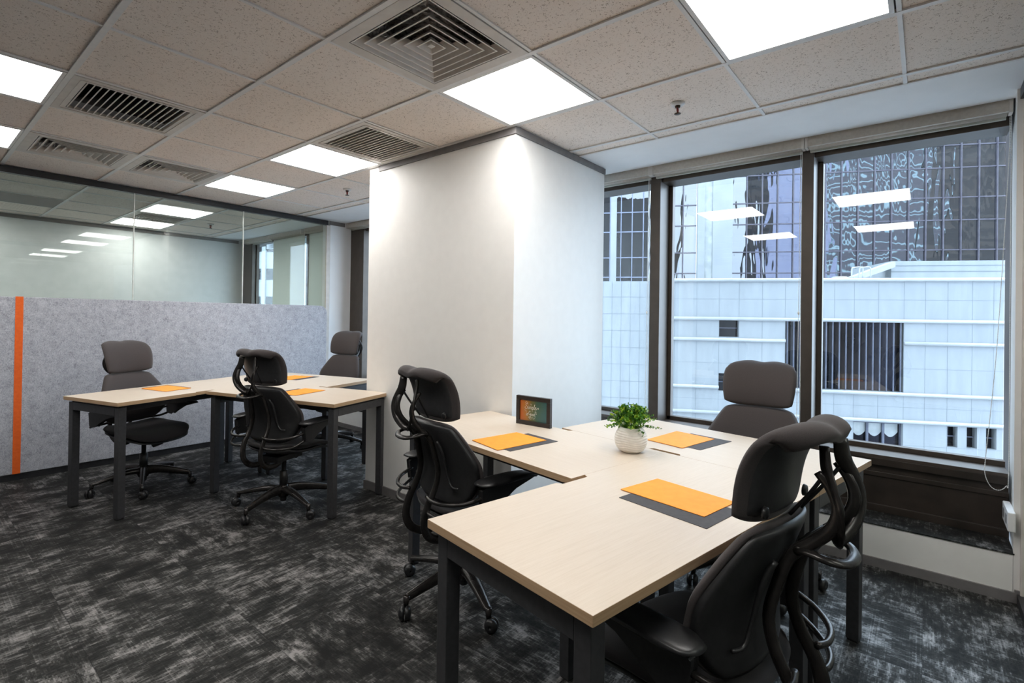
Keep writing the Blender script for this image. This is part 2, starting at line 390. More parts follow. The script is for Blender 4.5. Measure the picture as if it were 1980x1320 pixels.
# walls
b = MB(); b.prism([(XR, YR + 0.004), (XR, YR - 1.6), (XG + 0.1, YR - 1.6), (XG + 0.1, YR - 0.026)], 0, CEIL + 0.4); struct('wall_right_reveal', b, 'wall_paint')
b = MB(); b.box(XMIN, YMIN - 0.1, 0, XR, YMIN, CEIL + 0.4); struct('wall_right_far', b, 'wall_paint')
b = MB(); b.box(XMIN - 0.1, YMIN - 0.1, 0, XMIN, YB + 0.1, CEIL + 0.4); struct('wall_behind', b, 'wall_paint')
b = MB(); b.box(XMIN, YB, 0, 3.62, YB + 0.1, CEIL + 0.4); struct('wall_left_far', b, 'next_room_paint')
b = MB(); b.box(XMIN, YB - 0.01, CEIL - 0.045, XR, YB, CEIL - 0.002); struct('trim_1', b, 'grey_trim')
b = MB(); b.box(3.37, YP - 0.005, 0, XG + 0.02, YP + 0.15, CEIL + 0.02); struct('wall_left_stub', b, 'white_paint')
b = MB(); b.box(3.36, YP - 0.012, CEIL - 0.045, 3.57, YP - 0.003, CEIL); struct('trim_2', b, 'grey_trim')
b = MB(); b.box(XR - 0.012, YR - 1.5, 0, XR, YR, 0.06); struct('baseboard_right', b, 'grey_trim')
# pillar
PX0, PX1, PY0, PY1 = 2.35, 3.43, 1.85, 3.265
b = MB(); b.box(PX0, PY0, 0, PX1, PY1, CEIL + 0.05); struct('wall_pillar', b, 'wall_paint')
b = MB(); b.box(PX0 - 0.010, PY0 - 0.010, CEIL - 0.042, PX1 + 0.0, PY1 - 0.12, CEIL - 0.002); struct('trim_3', b, 'grey_trim')
b = MB(); b.box(PX0 - 0.010, PY0 - 0.010, 0, PX1, PY1 + 0.01, 0.062); struct('baseboard_pillar', b, 'grey_trim')
# plaster strip and void over the windows
b = MB(); b.box(3.053, YMIN, CEIL, 3.57, YB, CEIL + 0.03); struct('ceiling_border', b, 'white_paint')
b = MB(); b.box(3.55, YR, CEIL + 0.03, XG + 0.1, YB, CEIL + 0.06); b.box(XG + 0.02, YR, HEADZ + 0.02, XG + 0.08, YB, CEIL + 0.1); struct('ceiling_blind_pocket', b, 'white_paint')
# slab above the ceiling, so that only the windows let daylight in
b = MB(); b.box(XMIN - 0.1, YMIN - 0.1, 2.83, XG + 0.1, YB + 0.1, 2.9); struct('ceiling_slab', b, 'dark_void')

# ------------------------------------------------------------------ ceiling cells
def cell(i, j): return LX + i * T, LY + j * T
skip = {}
lights = [(2, -2), (2, -4), (2, 1), (2, 3), (-1, 1), (-1, 3), (-1, -2), (-1, -4), (2, -7), (-1, -7), (2, -9), (2, 6), (2, 8), (-1, 6), (-1, 8)]
fourway = [(1, -2), (0, 3), (1, 3)]
slots = [(0, 1), (2, 0)]
backvents = [(2, 7)]
panel = [(0, 7)]
for k in lights + fourway + slots + backvents + panel: skip[k] = 1
cm = MB(); gm = MB(); i0, i1 = -7, 4; j0, j1 = -11, 10
for i in range(i0, i1 + 1):
    for j in range(j0, j1):
        if (i, j) in skip: continue
        x, y = cell(i, j); xa, xb, ya, yb = max(x, XMIN), min(x + T, 3.06), max(y, YMIN), min(y + T, YB)
        if xb - xa < 0.01 or yb - ya < 0.01: continue
        z = CEIL + 0.005
        if xb > PX0 and PY0 < (ya + yb) / 2 < PY1 and xa >= PX0: continue
        cm.box(xa, ya, z, xb, yb, z + 0.012)
struct('ceiling', cm, 'ceiling_tile')
for i in range(i0, i1 + 2):
    x = LX + i * T
    if XMIN < x < 3.07: gm.box(x - 0.012, YMIN, CEIL - 0.003, x + 0.012, YB, CEIL + 0.004)
gm.box(3.045, YMIN, CEIL - 0.003, 3.062, YB, CEIL + 0.004)
for j in range(j0, j1 + 1):
    y = LY + j * T
    if YMIN < y < YB: gm.box(XMIN, y - 0.0075, CEIL - 0.0015, 3.055, y + 0.0075, CEIL + 0.0045)
struct('ceiling_grid', gm, 'tee_white')

def make_light(label, i, j, proto=[None]):
    x, y = cell(i, j)
    if proto[0] is None:
        t = thing('ceiling_light', label, 'ceiling light', (x + T / 2, y + T / 2, CEIL), 0, 'square ceiling light panels')
        h = T / 2 - 0.013; q = h - 0.016; b = MB()
        for s in (-1, 1):
            b.box(-h, min(s * q, s * h), -0.003, h, max(s * q, s * h), 0.02); b.box(min(s * q, s * h), -q, -0.003, max(s * q, s * h), q, 0.02)
        b.build('light_frame', 'tee_white', t)
        r = 0.02; pts = []
        for cx, cy, a0 in ((q - r, q - r, 0), (-q + r, q - r, 90), (-q + r, -q + r, 180), (q - r, -q + r, 270)):
            for k in range(5): a = math.radians(a0 + k * 22.5); pts.append((cx + r * math.cos(a), cy + r * math.sin(a)))
        b = MB(); b.prism(pts, 0.0, 0.012); b.build('diffuser', 'lamp_diffuser', t)
        proto[0] = t; return t
    return dup(proto[0], (x + T / 2, y + T / 2, CEIL), 0, label)
L_LABEL = {(2, -2): 'square ceiling light panel touching the front corner of the white pillar',
 (2, -4): 'largest lit ceiling panel, cut by the top edge above the window',
 (2, 1): 'lit ceiling panel beside the slatted vent left of the pillar',
 (2, 3): 'lit ceiling panel nearest the black rail of the glass partition',
 (-1, 1): 'lit ceiling panel at the left edge beside the long slotted vent',
 (-1, 3): 'lit ceiling panel at the left edge just above the black rail',
 (2, 6): 'larger lit ceiling panel seen through the glass partition in the next room',
 (2, 8): 'lit ceiling panel in the next room, below the other one by its wall',
 (-1, -2): 'ceiling light panel over the aisle left of the camera', (-1, -4): 'ceiling light panel over the aisle right of the camera',
 (2, -7): 'ceiling light panel near the windows behind the right partition', (-1, -7): 'ceiling light panel behind the right partition away from the windows',
 (2, -9): 'ceiling light panel farthest to the right behind the partition',
 (-1, 6): 'ceiling light panel at the near end of the next room', (-1, 8): 'ceiling light panel at the far wall of the next room, near end'}
for k in lights: make_light(L_LABEL[k], *k)

def duct(t, mname, d=0.26, h=0.16, inner=0.25):
    b = MB(); q = inner
    b.add([(-q, -q, 0.05), (q, -q, 0.05), (q, q, 0.05), (-q, q, 0.05), (-q, -q, h), (q, -q, h), (q, q, h), (-q, q, h)], [(0, 4, 5, 1), (1, 5, 6, 2), (2, 6, 7, 3), (3, 7, 4, 0), (4, 7, 6, 5)])
    b.build('duct_box', mname, t)
def plate(b, h, q, z0=-0.004, z1=0.012):
    for s in (-1, 1):
        b.box(-h, min(s * q, s * h), z0, h, max(s * q, s * h), z1); b.box(min(s * q, s * h), -q, z0, max(s * q, s * h), q, z1)
FW = [None]
def make_fourway(i, j, label):
    x, y = cell(i, j); loc = (x + T / 2, y + T / 2, CEIL)
    if FW[0] is not None: return dup(FW[0], loc, 0, label)
    t = thing('ceiling_vent', label, 'air vent', loc, 0, 'square vents of nested louvres')
    b = MB(); h = T / 2 - 0.012; q = 0.238; plate(b, h, q); b.build('vent_frame', 'grille_white', t)
    for k in range(6):
        a = q - 0.004 - k * 0.038; b = MB()
        lo, hi, th = a, a - 0.036, 0.003
        zl, zh = -0.004, 0.034
        vs = []
        for (r, z) in ((lo, zl), (hi, zh), (hi - th, zh), (lo - th * 2.2, zl)):
            vs += [(-r, -r, z), (r, -r, z), (r, r, z), (-r, r, z)]
        fs = []
        for ring in range(4):
            for e in range(4):
                a0 = ring * 4 + e; a1 = ring * 4 + (e + 1) % 4; b0 = ((ring + 1) % 4) * 4 + e; b1 = ((ring + 1) % 4) * 4 + (e + 1) % 4
                fs.append((a0, a1, b1, b0))
        b.add(vs, fs); b.build('louvre', 'grille_white', t)
    b = MB(); b.prism([(-0.012, -0.012), (0.012, -0.012), (0.012, 0.012), (-0.012, 0.012)], 0.0, 0.03); b.build('vent_hub', 'grille_white', t)
    duct(t, 'duct_foil'); FW[0] = t; return t
make_fourway(1, -2, 'large square vent of nested louvres next to the light at the pillar corner')
make_fourway(0, 3, 'nested-louvre ceiling vent nearest the left edge, above the black rail')
make_fourway(1, 3, 'nested-louvre ceiling vent between the slotted vent and the far lit panel')
def make_slot(i, j, label, group=None):
    x, y = cell(i, j); t = thing('ceiling_vent', label, 'air vent', (x + T / 2, y + T / 2, CEIL), 0, group)
    b = MB(); h = T / 2 - 0.012; q = 0.232; plate(b, h, q)
    qq = q + 0.02; 
    for s in (-1, 1): b.box(-qq, min(s * qq, s * (qq + 0.004)), -0.007, qq, max(s * qq, s * (qq + 0.004)), 0); b.box(min(s * qq, s * (qq + 0.004)), -qq, -0.007, max(s * qq, s * (qq + 0.004)), qq, 0)
    b.build('vent_frame', 'grille_white', t)
    n = 16
    for k in range(n):
        xc = -q + (k + 0.5) * 2 * q / n; b = MB()
        b.add([(xc - 0.010, -q, -0.002), (xc - 0.004, -q, -0.002), (xc + 0.012, -q, 0.026), (xc + 0.008, -q, 0.026),
               (xc - 0.010, q, -0.002), (xc - 0.004, q, -0.002), (xc + 0.012, q, 0.026), (xc + 0.008, q, 0.026)],
              [(0, 1, 2, 3), (7, 6, 5, 4), (0, 4, 5, 1), (1, 5, 6, 2), (2, 6, 7, 3), (3, 7, 4, 0)])
        b.build('slat', 'grille_white', t)
    duct(t, 'dark_void'); return t
make_slot(0, 1, 'long slotted ceiling vent with dark gaps right of the left-edge light')
make_slot(2, 0, 'pale slatted ceiling vent touching the pillar top left')
make_slot(2, 7, 'small slotted ceiling vent between the two lights of the next room')
b = MB(); h = T / 2 - 0.013; b.box(-h, -h, -0.002, h, h, 0.015)
o = b.build('ceiling_panel', 'grey_trim'); x, y = cell(0, 7); o.location = (x + T / 2, y + T / 2, CEIL); tag(o, 'dark grey ceiling panel in the next room above the left glass pane', 'ceiling panel')

# sprinklers
def make_sprinkler(x, y, label, proto=[None]):
    if proto[0]: return dup(proto[0], (x, y, CEIL), 0.4, label)
    t = thing('fire_sprinkler', label, 'sprinkler', (x, y, CEIL), 0, 'ceiling sprinklers')
    b = MB(); b.lathe([(0.008, -0.008), (0.022, -0.012), (0.030, -0.008), (0.036, -0.002), (0.036, 0.004), (0.008, 0.004)], 24); b.build('escutcheon', 'socket_plastic', t)
    b = MB(); b.lathe([(0.012, -0.02), (0.014, -0.012), (0.012, -0.004), (0.004, -0.003)], 16); b.build('nozzle', 'brass_dark', t)
    b = MB(); b.lathe([(0.003, -0.046), (0.0045, -0.034), (0.0045, -0.026), (0.003, -0.018)], 10)
    for s in (-1, 1): b.tube([(s * 0.009, 0, -0.018), (s * 0.011, 0, -0.032), (s * 0.004, 0, -0.048)], 0.0022, 6)
    b.build('bulb_yoke', 'red_metal', t)
    b = MB(); b.lathe([(0.002, -0.052), (0.016, -0.053), (0.017, -0.050), (0.003, -0.047)], 16); b.build('deflector', 'brass_dark', t)
    proto[0] = t; return t
make_sprinkler(2.62, 0.995, 'fire sprinkler hanging from the ceiling in front of the windows')
make_sprinkler(2.61, 3.96, 'fire sprinkler left of the pillar in the far ceiling')
make_sprinkler(2.58, 6.9, 'fire sprinkler in the next room behind the glass')

# ------------------------------------------------------------------ windows
def mull(b, y0, y1, z0=SILLZ - 0.02, z1=CEIL): b.box(XF, y0, z0, XG - 0.02, y1, z1)
b = MB()
mulls = [(0.535, 0.6), (1.51, 1.585), (2.49, 2.56), (3.47, 3.54), (4.45, 4.52), (5.19, 5.455)]
for y0, y1 in mulls: mull(b, y0, y1)
bays = []
edges = [YR] + [v for mm in mulls for v in mm][:-1]
for k in range(0, len(edges) - 1, 2):
    y0, y1 = edges[k], edges[k + 1]
    if y1 - y0 > 0.25: bays.append((y0, y1))
n = 1
for y0, y1 in bays:
    fb = MB(); fr = 0.028
    fb.box(XF + 0.03, y0, HEADZ, XG + 0.02, y1, HEADZ + 0.12); fb.box(XF + 0.0, y0, SILLZ - 0.02, XG + 0.02, y1, SILLZ)
    if n > 1: fb.box(XG - 0.03, y0, SILLZ, XG + 0.02, y0 + fr, HEADZ)
    fb.box(XG - 0.03, y1 - fr, SILLZ, XG + 0.02, y1, HEADZ)
    fb.box(XG - 0.03, y0, SILLZ, XG + 0.02, y1, SILLZ + fr)
    wo = struct('window_%d' % n, fb, 'mullion_metal', bevel=0.002)
    gb = MB(); gb.box(XG - 0.004, y0 + 0.01, SILLZ + 0.01, XG + 0.002, y1 - 0.01, HEADZ + 0.01); gb.build('pane', 'window_glass', wo)
    n += 1
struct('trim_4', b, 'mullion_metal', bevel=0.002)
# the next room has its own, shallower window
for y0, y1 in ((5.62, 6.20), (6.26, 7.78)):
    fb = MB(); fb.box(3.53, y0, HEADZ + 0.02, 3.62, y1, CEIL); fb.box(3.53, y0, SILLZ - 0.06, 3.62, y1, SILLZ); fb.box(3.56, y1 - 0.02, SILLZ, 3.60, y1, HEADZ + 0.02)
    wo = struct('window_%d' % n, fb, 'mullion_metal', bevel=0.002)
    gb = MB(); gb.box(3.575, y0, SILLZ, 3.58, y1, HEADZ + 0.03); gb.build('pane', 'window_glass', wo); n += 1
b = MB(); b.box(3.50, 7.78, 0.22, 3.60, YB, CEIL); b.box(3.52, 6.20, SILLZ, 3.62, 6.26, CEIL); struct('trim_5', b, 'mullion_metal', bevel=0.002)
b = MB(); b.box(3.52, 5.61, 0.22, 3.62, YB, SILLZ - 0.06); struct('wall_next_room_spandrel', b, 'white_paint')

# roller blinds
def chain(b, pts, r=0.0024):
    P = [Vector(p) for p in pts]; b.tube(P, r * 0.55, 6, sub=6)
def bead_chain(b, pts, r=0.003, step=0.0085):
    P = [Vector(p) for p in pts]; Q = []; n = len(P)
    for i in range(n - 1):
        p0 = P[max(i - 1, 0)]; p1 = P[i]; p2 = P[i + 1]; p3 = P[min(i + 2, n - 1)]
        for k in range(24):
            t = k / 24; Q.append(0.5 * ((2 * p1) + (p2 - p0) * t + (2 * p0 - 5 * p1 + 4 * p2 - p3) * t * t + (3 * p1 - p0 - 3 * p2 + p3) * t ** 3))
    Q.append(P[-1]); acc = 0; last = Q[0]
    for q in Q[1:]:
        d = (q - last).length; acc += d
        while acc >= step:
            acc -= step; c = q - (q - last).normalized() * acc if d > 1e-9 else q
            vs = [c + Vector(v) * r for v in ((1, 0, 0), (-1, 0, 0), (0, 1, 0), (0, -1, 0), (0, 0, 1), (0, 0, -1))]
            b.add(vs, [(0, 2, 4), (2, 1, 4), (1, 3, 4), (3, 0, 4), (2, 0, 5), (1, 2, 5), (3, 1, 5), (0, 3, 5)], True)
        last = q
    b.tube(P, r * 0.4, 5, sub=6)
def blind(y0, y1, label, drop=0.0, chain_y=None, loop=None, x0=3.585):
    t = thing('roller_blind', label, 'blind', (0, 0, 0), 0, 'roller blinds along the window wall')
    b = MB(); z1 = CEIL + 0.005; z0 = 2.383
    b.prism([(0, 0)] * 3, 0, 0) if False else None
    b.box(x0, y0, z0, x0 + 0.006, y1, z1); b.box(x0, y0, z0 - 0.004, x0 + 0.05, y1, z0); b.build('fascia', 'blind_fabric', t)
    b = MB(); b.tube([(x0 + 0.045, y0 + 0.01, 2.395), (x0 + 0.045, y1 - 0.01, 2.395)], 0.028, 14, sub=1); b.build('roller', 'blind_fabric', t)
    zb = z0 - 0.022 - drop
    b = MB()
    if drop > 0: b.box(x0 + 0.064, y0 + 0.012, zb, x0 + 0.067, y1 - 0.012, z0 + 0.01)
    b.box(x0 + 0.055, y0 + 0.012, zb - 0.004, x0 + 0.075, y1 - 0.012, zb + 0.022); b.build('blind_cloth', 'blind_cloth', t)
    b = MB(); b.box(x0 - 0.003, y0 - 0.008, z0 - 0.012, x0 + 0.06, y0 + 0.006, z1); b.build('end_bracket', 'grille_white', t)
    b = MB(); b.box(x0 - 0.003, y1 - 0.006, z0 - 0.012, x0 + 0.06, y1 + 0.008, z1); b.build('end_bracket', 'grille_white', t)
    if chain_y is not None:
        b = MB()
        if loop: bead_chain(b, loop)
        else:
            c = chain_y
            bead_chain(b, [(3.60, c - 0.004, 2.36), (3.60, c - 0.004, 1.5), (3.602, c - 0.006, 0.72), (3.602, c - 0.0, 0.66), (3.602, c + 0.010, 0.72), (3.60, c + 0.006, 1.4), (3.60, c + 0.004, 2.36)])
            b.lathe([(0.002, 1.355), (0.006, 1.358), (0.006, 1.372), (0.002, 1.375)], 8, (3.60, c + 0.006, 0))
        b.build('bead_chain', 'chain_white', t)
    return t
blind(YR + 0.012, 0.565, 'cream roller blind fully raised over the rightmost window', 0, 0, [(3.62, -0.318, 2.36), (3.62, -0.316, 2.165), (3.62, -0.295, 1.6), (3.62, -0.274, 1.12), (3.62, -0.241, 0.641), (3.62, -0.238, 0.55), (3.62, -0.258, 0.49), (3.62, -0.288, 0.474), (3.62, -0.315, 0.50), (3.62, -0.324, 0.56), (3.62, -0.324, 1.2), (3.62, -0.323, 2.36)])
blind(0.585, 1.55, 'cream roller blind fully raised over the middle window', 0, 0.593)
blind(1.568, 2.5, 'cream roller blind raised over the narrow window beside the pillar', 0, 1.572)
blind(4.2, 5.43, 'cream roller blind raised over the window left of the pillar', 0)
blind(5.70, 6.20, 'cream roller blind let down right by the stub wall in the next room', 1.8, x0=3.455)
blind(6.29, 7.17, 'wider cream roller blind let down in the next room', 1.8, x0=3.455)
blind(7.20, 7.95, 'short raised blind in the next room beside the far wall', 0.0, x0=3.455)

# power socket on the right reveal
t = thing('power_socket', 'white double power socket low on the right window reveal', 'socket', (3.50, YR, 0.385))
b = MB(); b.box(-0.108, 0, -0.045, 0.108, 0.028, 0.045); b.build('socket_box', 'socket_plastic', t, bevel=0.004)
for s in (-1, 1):
    b = MB(); b.box(s * 0.05 - 0.018, 0.028, -0.02, s * 0.05 + 0.018, 0.030, 0.022); b.build('socket_face', 'grey_trim', t)

# ------------------------------------------------------------------ glass partitions
def partition(name, label, y, x0, x1, seams, pane_m='partition_glass', zt=0.055):
    t = thing(name, label, 'glass partition', (0, 0, 0))
    b = MB(); b.box(x0, y - 0.025, CEIL - zt, x1, y + 0.025, CEIL - 0.004); b.build('top_rail', 'dark_rail', t)
    b = MB(); b.box(x0, y - 0.022, 0, x1, y + 0.022, 0.045); b.build('bottom_rail', 'dark_rail', t)
    es = [x0] + seams + [x1]
    for a, c in zip(es[:-1], es[1:]):
        b = MB(); b.box(a + 0.002, y - 0.006, 0.04, c - 0.002, y + 0.006, CEIL - zt + 0.005); b.build('glass_pane', pane_m, t)
    for s in seams:
        b = MB(); b.box(s - 0.0035, y - 0.0065, 0.045, s + 0.0035, y + 0.0065, CEIL - zt); b.build('joint_strip', 'joint_clear', t)
    b = MB(); b.box(x1 - 0.012, y - 0.012, 0.045, x1 + 0.035, y + 0.012, CEIL - zt); b.build('end_strip', 'grille_white', t)
    return t
plain_noise('joint_clear', (0.55, 0.56, 0.52), (0.66, 0.67, 0.63), 30, 0.3)
partition('glass_partition', 'full-height frameless glass partition with black top rail behind the grey screen', YP + 0.0, XMIN, 3.335, [-1.5, -0.53, 0.44, 1.40, 2.36])
partition('glass_partition', 'glass partition with black rails along the right edge', YR - 0.03, -2.6, XR - 0.013, [-1.2, 0.2, 1.6])

# felt screen
t = thing('felt_screen', 'long grey felt screen with an orange stripe in front of the glass', 'screen', (0, YP - 0.075, 0))
def rounded(x0, x1, z0, z1, r):
    pts = [(x0, z0), (x1, z0)]
    for k in range(9): a = k * PI / 16; pts.append((x1 - r + r * math.cos(a), z1 - r + r * math.sin(a)))
    pts.append((x0, z1)); return pts
pts = rounded(-2.0, 3.29, 0.05, 1.418, 0.085); nn = len(pts); b = MB(); th = 0.02
b.add([(x, -th, z) for x, z in pts] + [(x, th, z) for x, z in pts], [tuple(range(nn)), tuple(reversed(range(nn, 2 * nn)))] + [(i, i + nn, (i + 1) % nn + nn, (i + 1) % nn) for i in range(nn)])
b.build('felt_panel', 'felt', t, bevel=0.006)
b = MB(); b.box(0.618, -th - 0.0025, 0.052, 0.664, -th + 0.003, 1.421); b.build('stripe', 'orange_band', t, label='orange stripe')
b = MB(); b.box(-2.0, -0.012, 0.0, 3.29, 0.012, 0.055); b.build('base_rail', 'dark_rail', t)

# ------------------------------------------------------------------ desks
DL, DW, DH = 1.186, 0.590, 0.745
A_O, A_A = (0.9163, 3.8415), 0.2842
B_O, B_A = (0.8700, 0.4813), -0.1781
def frm(o, a, u, v): return (o[0] + u * math.cos(a) - v * math.sin(a), o[1] + u * math.sin(a) + v * math.cos(a))
def make_desk(label, o, a, u, v, rot, proto=[None]):
    x, y = frm(o, a, u, v); loc = (x, y, 0); rz = a + rot
    if proto[0]: return dup(proto[0], loc, rz, label)
    t = thing('desk', label, 'desk', loc, rz, 'light wood desks in pinwheels')
    hx, hy = DL / 2, DW / 2; s = 0.075; d = 0.021
    pts = [(-hx, -hy), (hx, -hy), (hx, hy), (s, hy), (s - 0.012, hy - d), (-s + 0.012, hy - d), (-s, hy), (-hx, hy)]
    b = MB(); nn = len(pts); z0, z1 = DH - 0.024, DH
    b.cur = 0; b.add([(px, py, z1) for px, py in pts], [tuple(range(nn))]); b.add([(px, py, z0) for px, py in pts], [tuple(reversed(range(nn)))])
    b.cur = 1; b.add([(px, py, z0) for px, py in pts] + [(px, py, z1) for px, py in pts], [(i, (i + 1) % nn, nn + (i + 1) % nn, nn + i) for i in range(nn)])
    b.build('desktop', ['light_wood', 'wood_edge'], t, weld=True, bevel=0.0012)
    L = 0.045; ix, iy = hx - 0.022, hy - 0.022; zt = DH - 0.038
    for sx in (-1, 1):
        for sy in (-1, 1):
            b = MB(); cx, cy = sx * (ix - L / 2), sy * (iy - L / 2); b.box(cx - L / 2, cy - L / 2, 0.008, cx + L / 2, cy + L / 2, zt)
            lg = b.build('leg', 'desk_metal', t, bevel=0.002)
            b = MB(); b.box(cx - L / 2 + 0.004, cy - L / 2 + 0.004, 0, cx + L / 2 - 0.004, cy + L / 2 - 0.004, 0.008); b.build('foot', 'black_plastic', lg)
        b = MB(); cx = sx * (ix - L / 2); b.box(cx - L / 2, -iy + L, zt - 0.052, cx + L / 2, iy - L, zt); b.build('end_rail', 'desk_metal', t, bevel=0.002)
        b = MB(); b.box(cx - 0.012, -iy + 0.02, zt, cx + 0.012, iy - 0.02, DH - 0.024); b.build('spacer', 'black_plastic', t)
    for sy in (-1, 1):
        b = MB(); b.box(-ix + L, sy * 0.17 - 0.02, zt - 0.038, ix - L, sy * 0.17 + 0.02, zt); b.build('long_rail', 'desk_metal', t, bevel=0.002)
    proto[0] = t; return t
make_desk('nearest light wood desk, its corner pointing at the camera, carrying the largest orange sheet', B_O, B_A, DL / 2, DW / 2, 0)
make_desk('light wood desk with the framed picture and the potted plant', B_O, B_A, DL - DW / 2, DW + DL / 2, -PI / 2)
make_desk('light wood desk nearest the windows, along the right side of the near cluster', B_O, B_A, DL + DW / 2 + 0.001, DL / 2, PI / 2)
make_desk('light wood desk beside the grey felt screen, leftmost of all', A_O, A_A, DL / 2, DW / 2, PI)
make_desk('light wood desk of the far cluster with its end at the white pillar', A_O, A_A, DL - DW / 2, -DL / 2, -PI / 2)
make_desk('light wood desk of the far cluster, farthest from the camera', A_O, A_A, DL + DW / 2, 0, PI / 2)

# ------------------------------------------------------------------ chairs (local: +x is the front)
def make_chair(label):
    t = thing('office_chair', label, 'chair', (0, 0, 0), 0, 'black ergonomic office chairs with headrests')
    # star base
    b = MB(); b.lathe([(0.030, 0.075), (0.036, 0.085), (0.044, 0.11), (0.042, 0.135), (0.032, 0.15), (0.028, 0.155)], 24); hub = b.build('hub', 'spine_metal', t)
    b = MB(); b.lathe([(0.018, 0.045), (0.022, 0.05), (0.024, 0.08), (0.024, 0.15), (0.027, 0.152), (0.027, 0.25), (0.020, 0.252), (0.016, 0.254), (0.016, 0.36)], 20); b.build('gas_lift', 'black_plastic', t)
    for k in range(5):
        a = PI + k * 2 * PI / 5; d = Vector((math.cos(a), math.sin(a), 0))
        b = MB(); P = [d * r + Vector((0, 0, z)) for r, z in ((0.025, 0.125), (0.10, 0.128), (0.20, 0.112), (0.285, 0.093), (0.315, 0.088))]
        b.tube(P, [0.036, 0.031, 0.026, 0.021, 0.017], 10, flat=(0.66, 1.0)); b.tube([d * 0.312 + Vector((0, 0, 0.096)), d * 0.315 + Vector((0, 0, 0.05))], [0.016, 0.010], 10, sub=1)
        arm = b.build('star_arm', 'spine_metal', t)
        # caster
        c = d * 0.318; ax = Matrix.Rotation(a + 0.9, 3, 'Z') @ Vector((0, 1, 0)); off = Matrix.Rotation(a + 0.9, 3, 'Z') @ Vector((0.012, 0, 0)); b = MB()
        cc = c + off; seg = 22; e2 = Vector((0, 0, 1)); e1 = ax.cross(e2); prof = []
        for s in (-1, 1):
            pf = [(0.004, 0.027), (0.014, 0.0265), (0.023, 0.023), (0.028, 0.017), (0.0300, 0.010), (0.0285, 0.004), (0.020, 0.003)]
            prof += pf if s > 0 else [(r, -o_) for r, o_ in reversed(pf)]
        vs = []
        for (r, o_) in prof:
            for q in range(seg): an = 2 * PI * q / seg; vs.append(cc + Vector((0, 0, 0.0302)) + e1 * math.cos(an) * r + e2 * math.sin(an) * r + ax * o_)
        npf = len(prof); fs = [(i * seg + q, i * seg + (q + 1) % seg, (i + 1) * seg + (q + 1) % seg, (i + 1) * seg + q) for i in range(npf - 1) for q in range(seg)] + [tuple(range(seg)), tuple(range((npf - 1) * seg, npf * seg))]
        b.add(vs, fs, True)
        b.build('caster', 'black_plastic', arm)
    # seat mechanism
    b = MB(); b.box(-0.13, -0.07, 0.335, 0.10, 0.07, 0.375); b.tube([(0.10, 0, 0.36), (0.2, 0, 0.375)], [0.05, 0.03], 10, flat=(0.5, 1.2), sub=1); b.build('seat_mechanism', 'black_plastic', t, bevel=0.01)
    # seat
    def seat_fn(a, c):
        # a: back(-1)..front(1), c: side
        x = 0.035 + 0.235 * a; wd = 0.245 * (1 - 0.10 * max(0, -a) ** 2 - 0.06 * max(0, a) ** 3)
        rr = (abs(a) ** 5) ; y = -wd * c * (1 - 0.22 * rr * abs(c)); x2 = x - 0.05 * a * (abs(c) ** 3.2) * abs(a)
        z = 0.425 + 0.020 * (abs(c) ** 2) + (0.035 * (-a) ** 2 if a < 0 else -0.045 * a ** 3) + 0.006 * math.cos(a * 2)
        return (x2, y, z)
    b = MB(); b.pillow(seat_fn, 26, 26, -0.016, -0.030, 3.0); b.build('seat', 'seat_fabric', t, weld=True)
    def pan_fn(a, c):
        x, y, z = seat_fn(a * 0.93, c * 0.93); return (x, y, z - 0.028)
    b = MB(); b.pillow(pan_fn, 16, 16, -0.004, -0.026, 3); b.build('seat_pan', 'shell_plastic', t, weld=True)
    # backrest
    def back_x(z):
        pts = [(0.46, -0.165), (0.54, -0.150), (0.62, -0.150), (0.70, -0.170), (0.78, -0.198), (0.87, -0.236)]
        for (z0, x0), (z1, x1) in zip(pts[:-1], pts[1:]):
            if z <= z1 or z1 == 0.87: k = (z - z0) / (z1 - z0); return x0 + (x1 - x0) * k
    def smooth_x(z): return (back_x(z - 0.02) + 2 * back_x(z) + back_x(z + 0.02)) / 4
    def hw(z):
        pts = [(0.47, 0.150), (0.52, 0.205), (0.59, 0.246), (0.68, 0.250), (0.76, 0.212), (0.83, 0.174), (0.87, 0.150)]
        if z <= 0.47: return 0.150
        for (z0, w0), (z1, w1) in zip(pts[:-1], pts[1:]):
            if z <= z1: k = (z - z0) / (z1 - z0); return w0 + (w1 - w0) * k
        return 0.150
    def shw(z): return sum(hw(z + d) for d in (-0.02, -0.01, 0, 0.01, 0.02)) / 5
    def back_fn(a, c):
        z = 0.664 + 0.190 * c; w_ = shw(z); y = w_ * a
        k = abs(c) ** 10; z -= 0.018 * c * k * abs(a) ** 4
        x = smooth_x(min(max(z, 0.47), 0.86)) + 0.055 * (abs(y) / 0.236) ** 2
        return (x, y, z)
    b = MB(); b.pillow(back_fn, 28, 28, 0.034, 0.002, 6); b.build('backrest', 'chair_fabric', t, weld=True)
    def shell_fn(a, c):
        x, y, z = back_fn(a * 0.955, c * 0.97); return (x - 0.006, y, z)
    b = MB(); b.pillow(shell_fn, 24, 24, 0.002, 0.016, 8); b.build('back_shell', 'shell_plastic', t, weld=True)
    # adjuster clips on the shell
    for s in (-1, 1):
        b = MB(); b.tube([(-0.225, s * 0.085, 0.77), (-0.205, s * 0.10, 0.72), (-0.185, s * 0.112, 0.62), (-0.178, s * 0.135, 0.575), (-0.165, s * 0.165, 0.57)], [0.007, 0.009, 0.006, 0.006, 0.005], 8); b.build('lever', 'black_plastic', t)
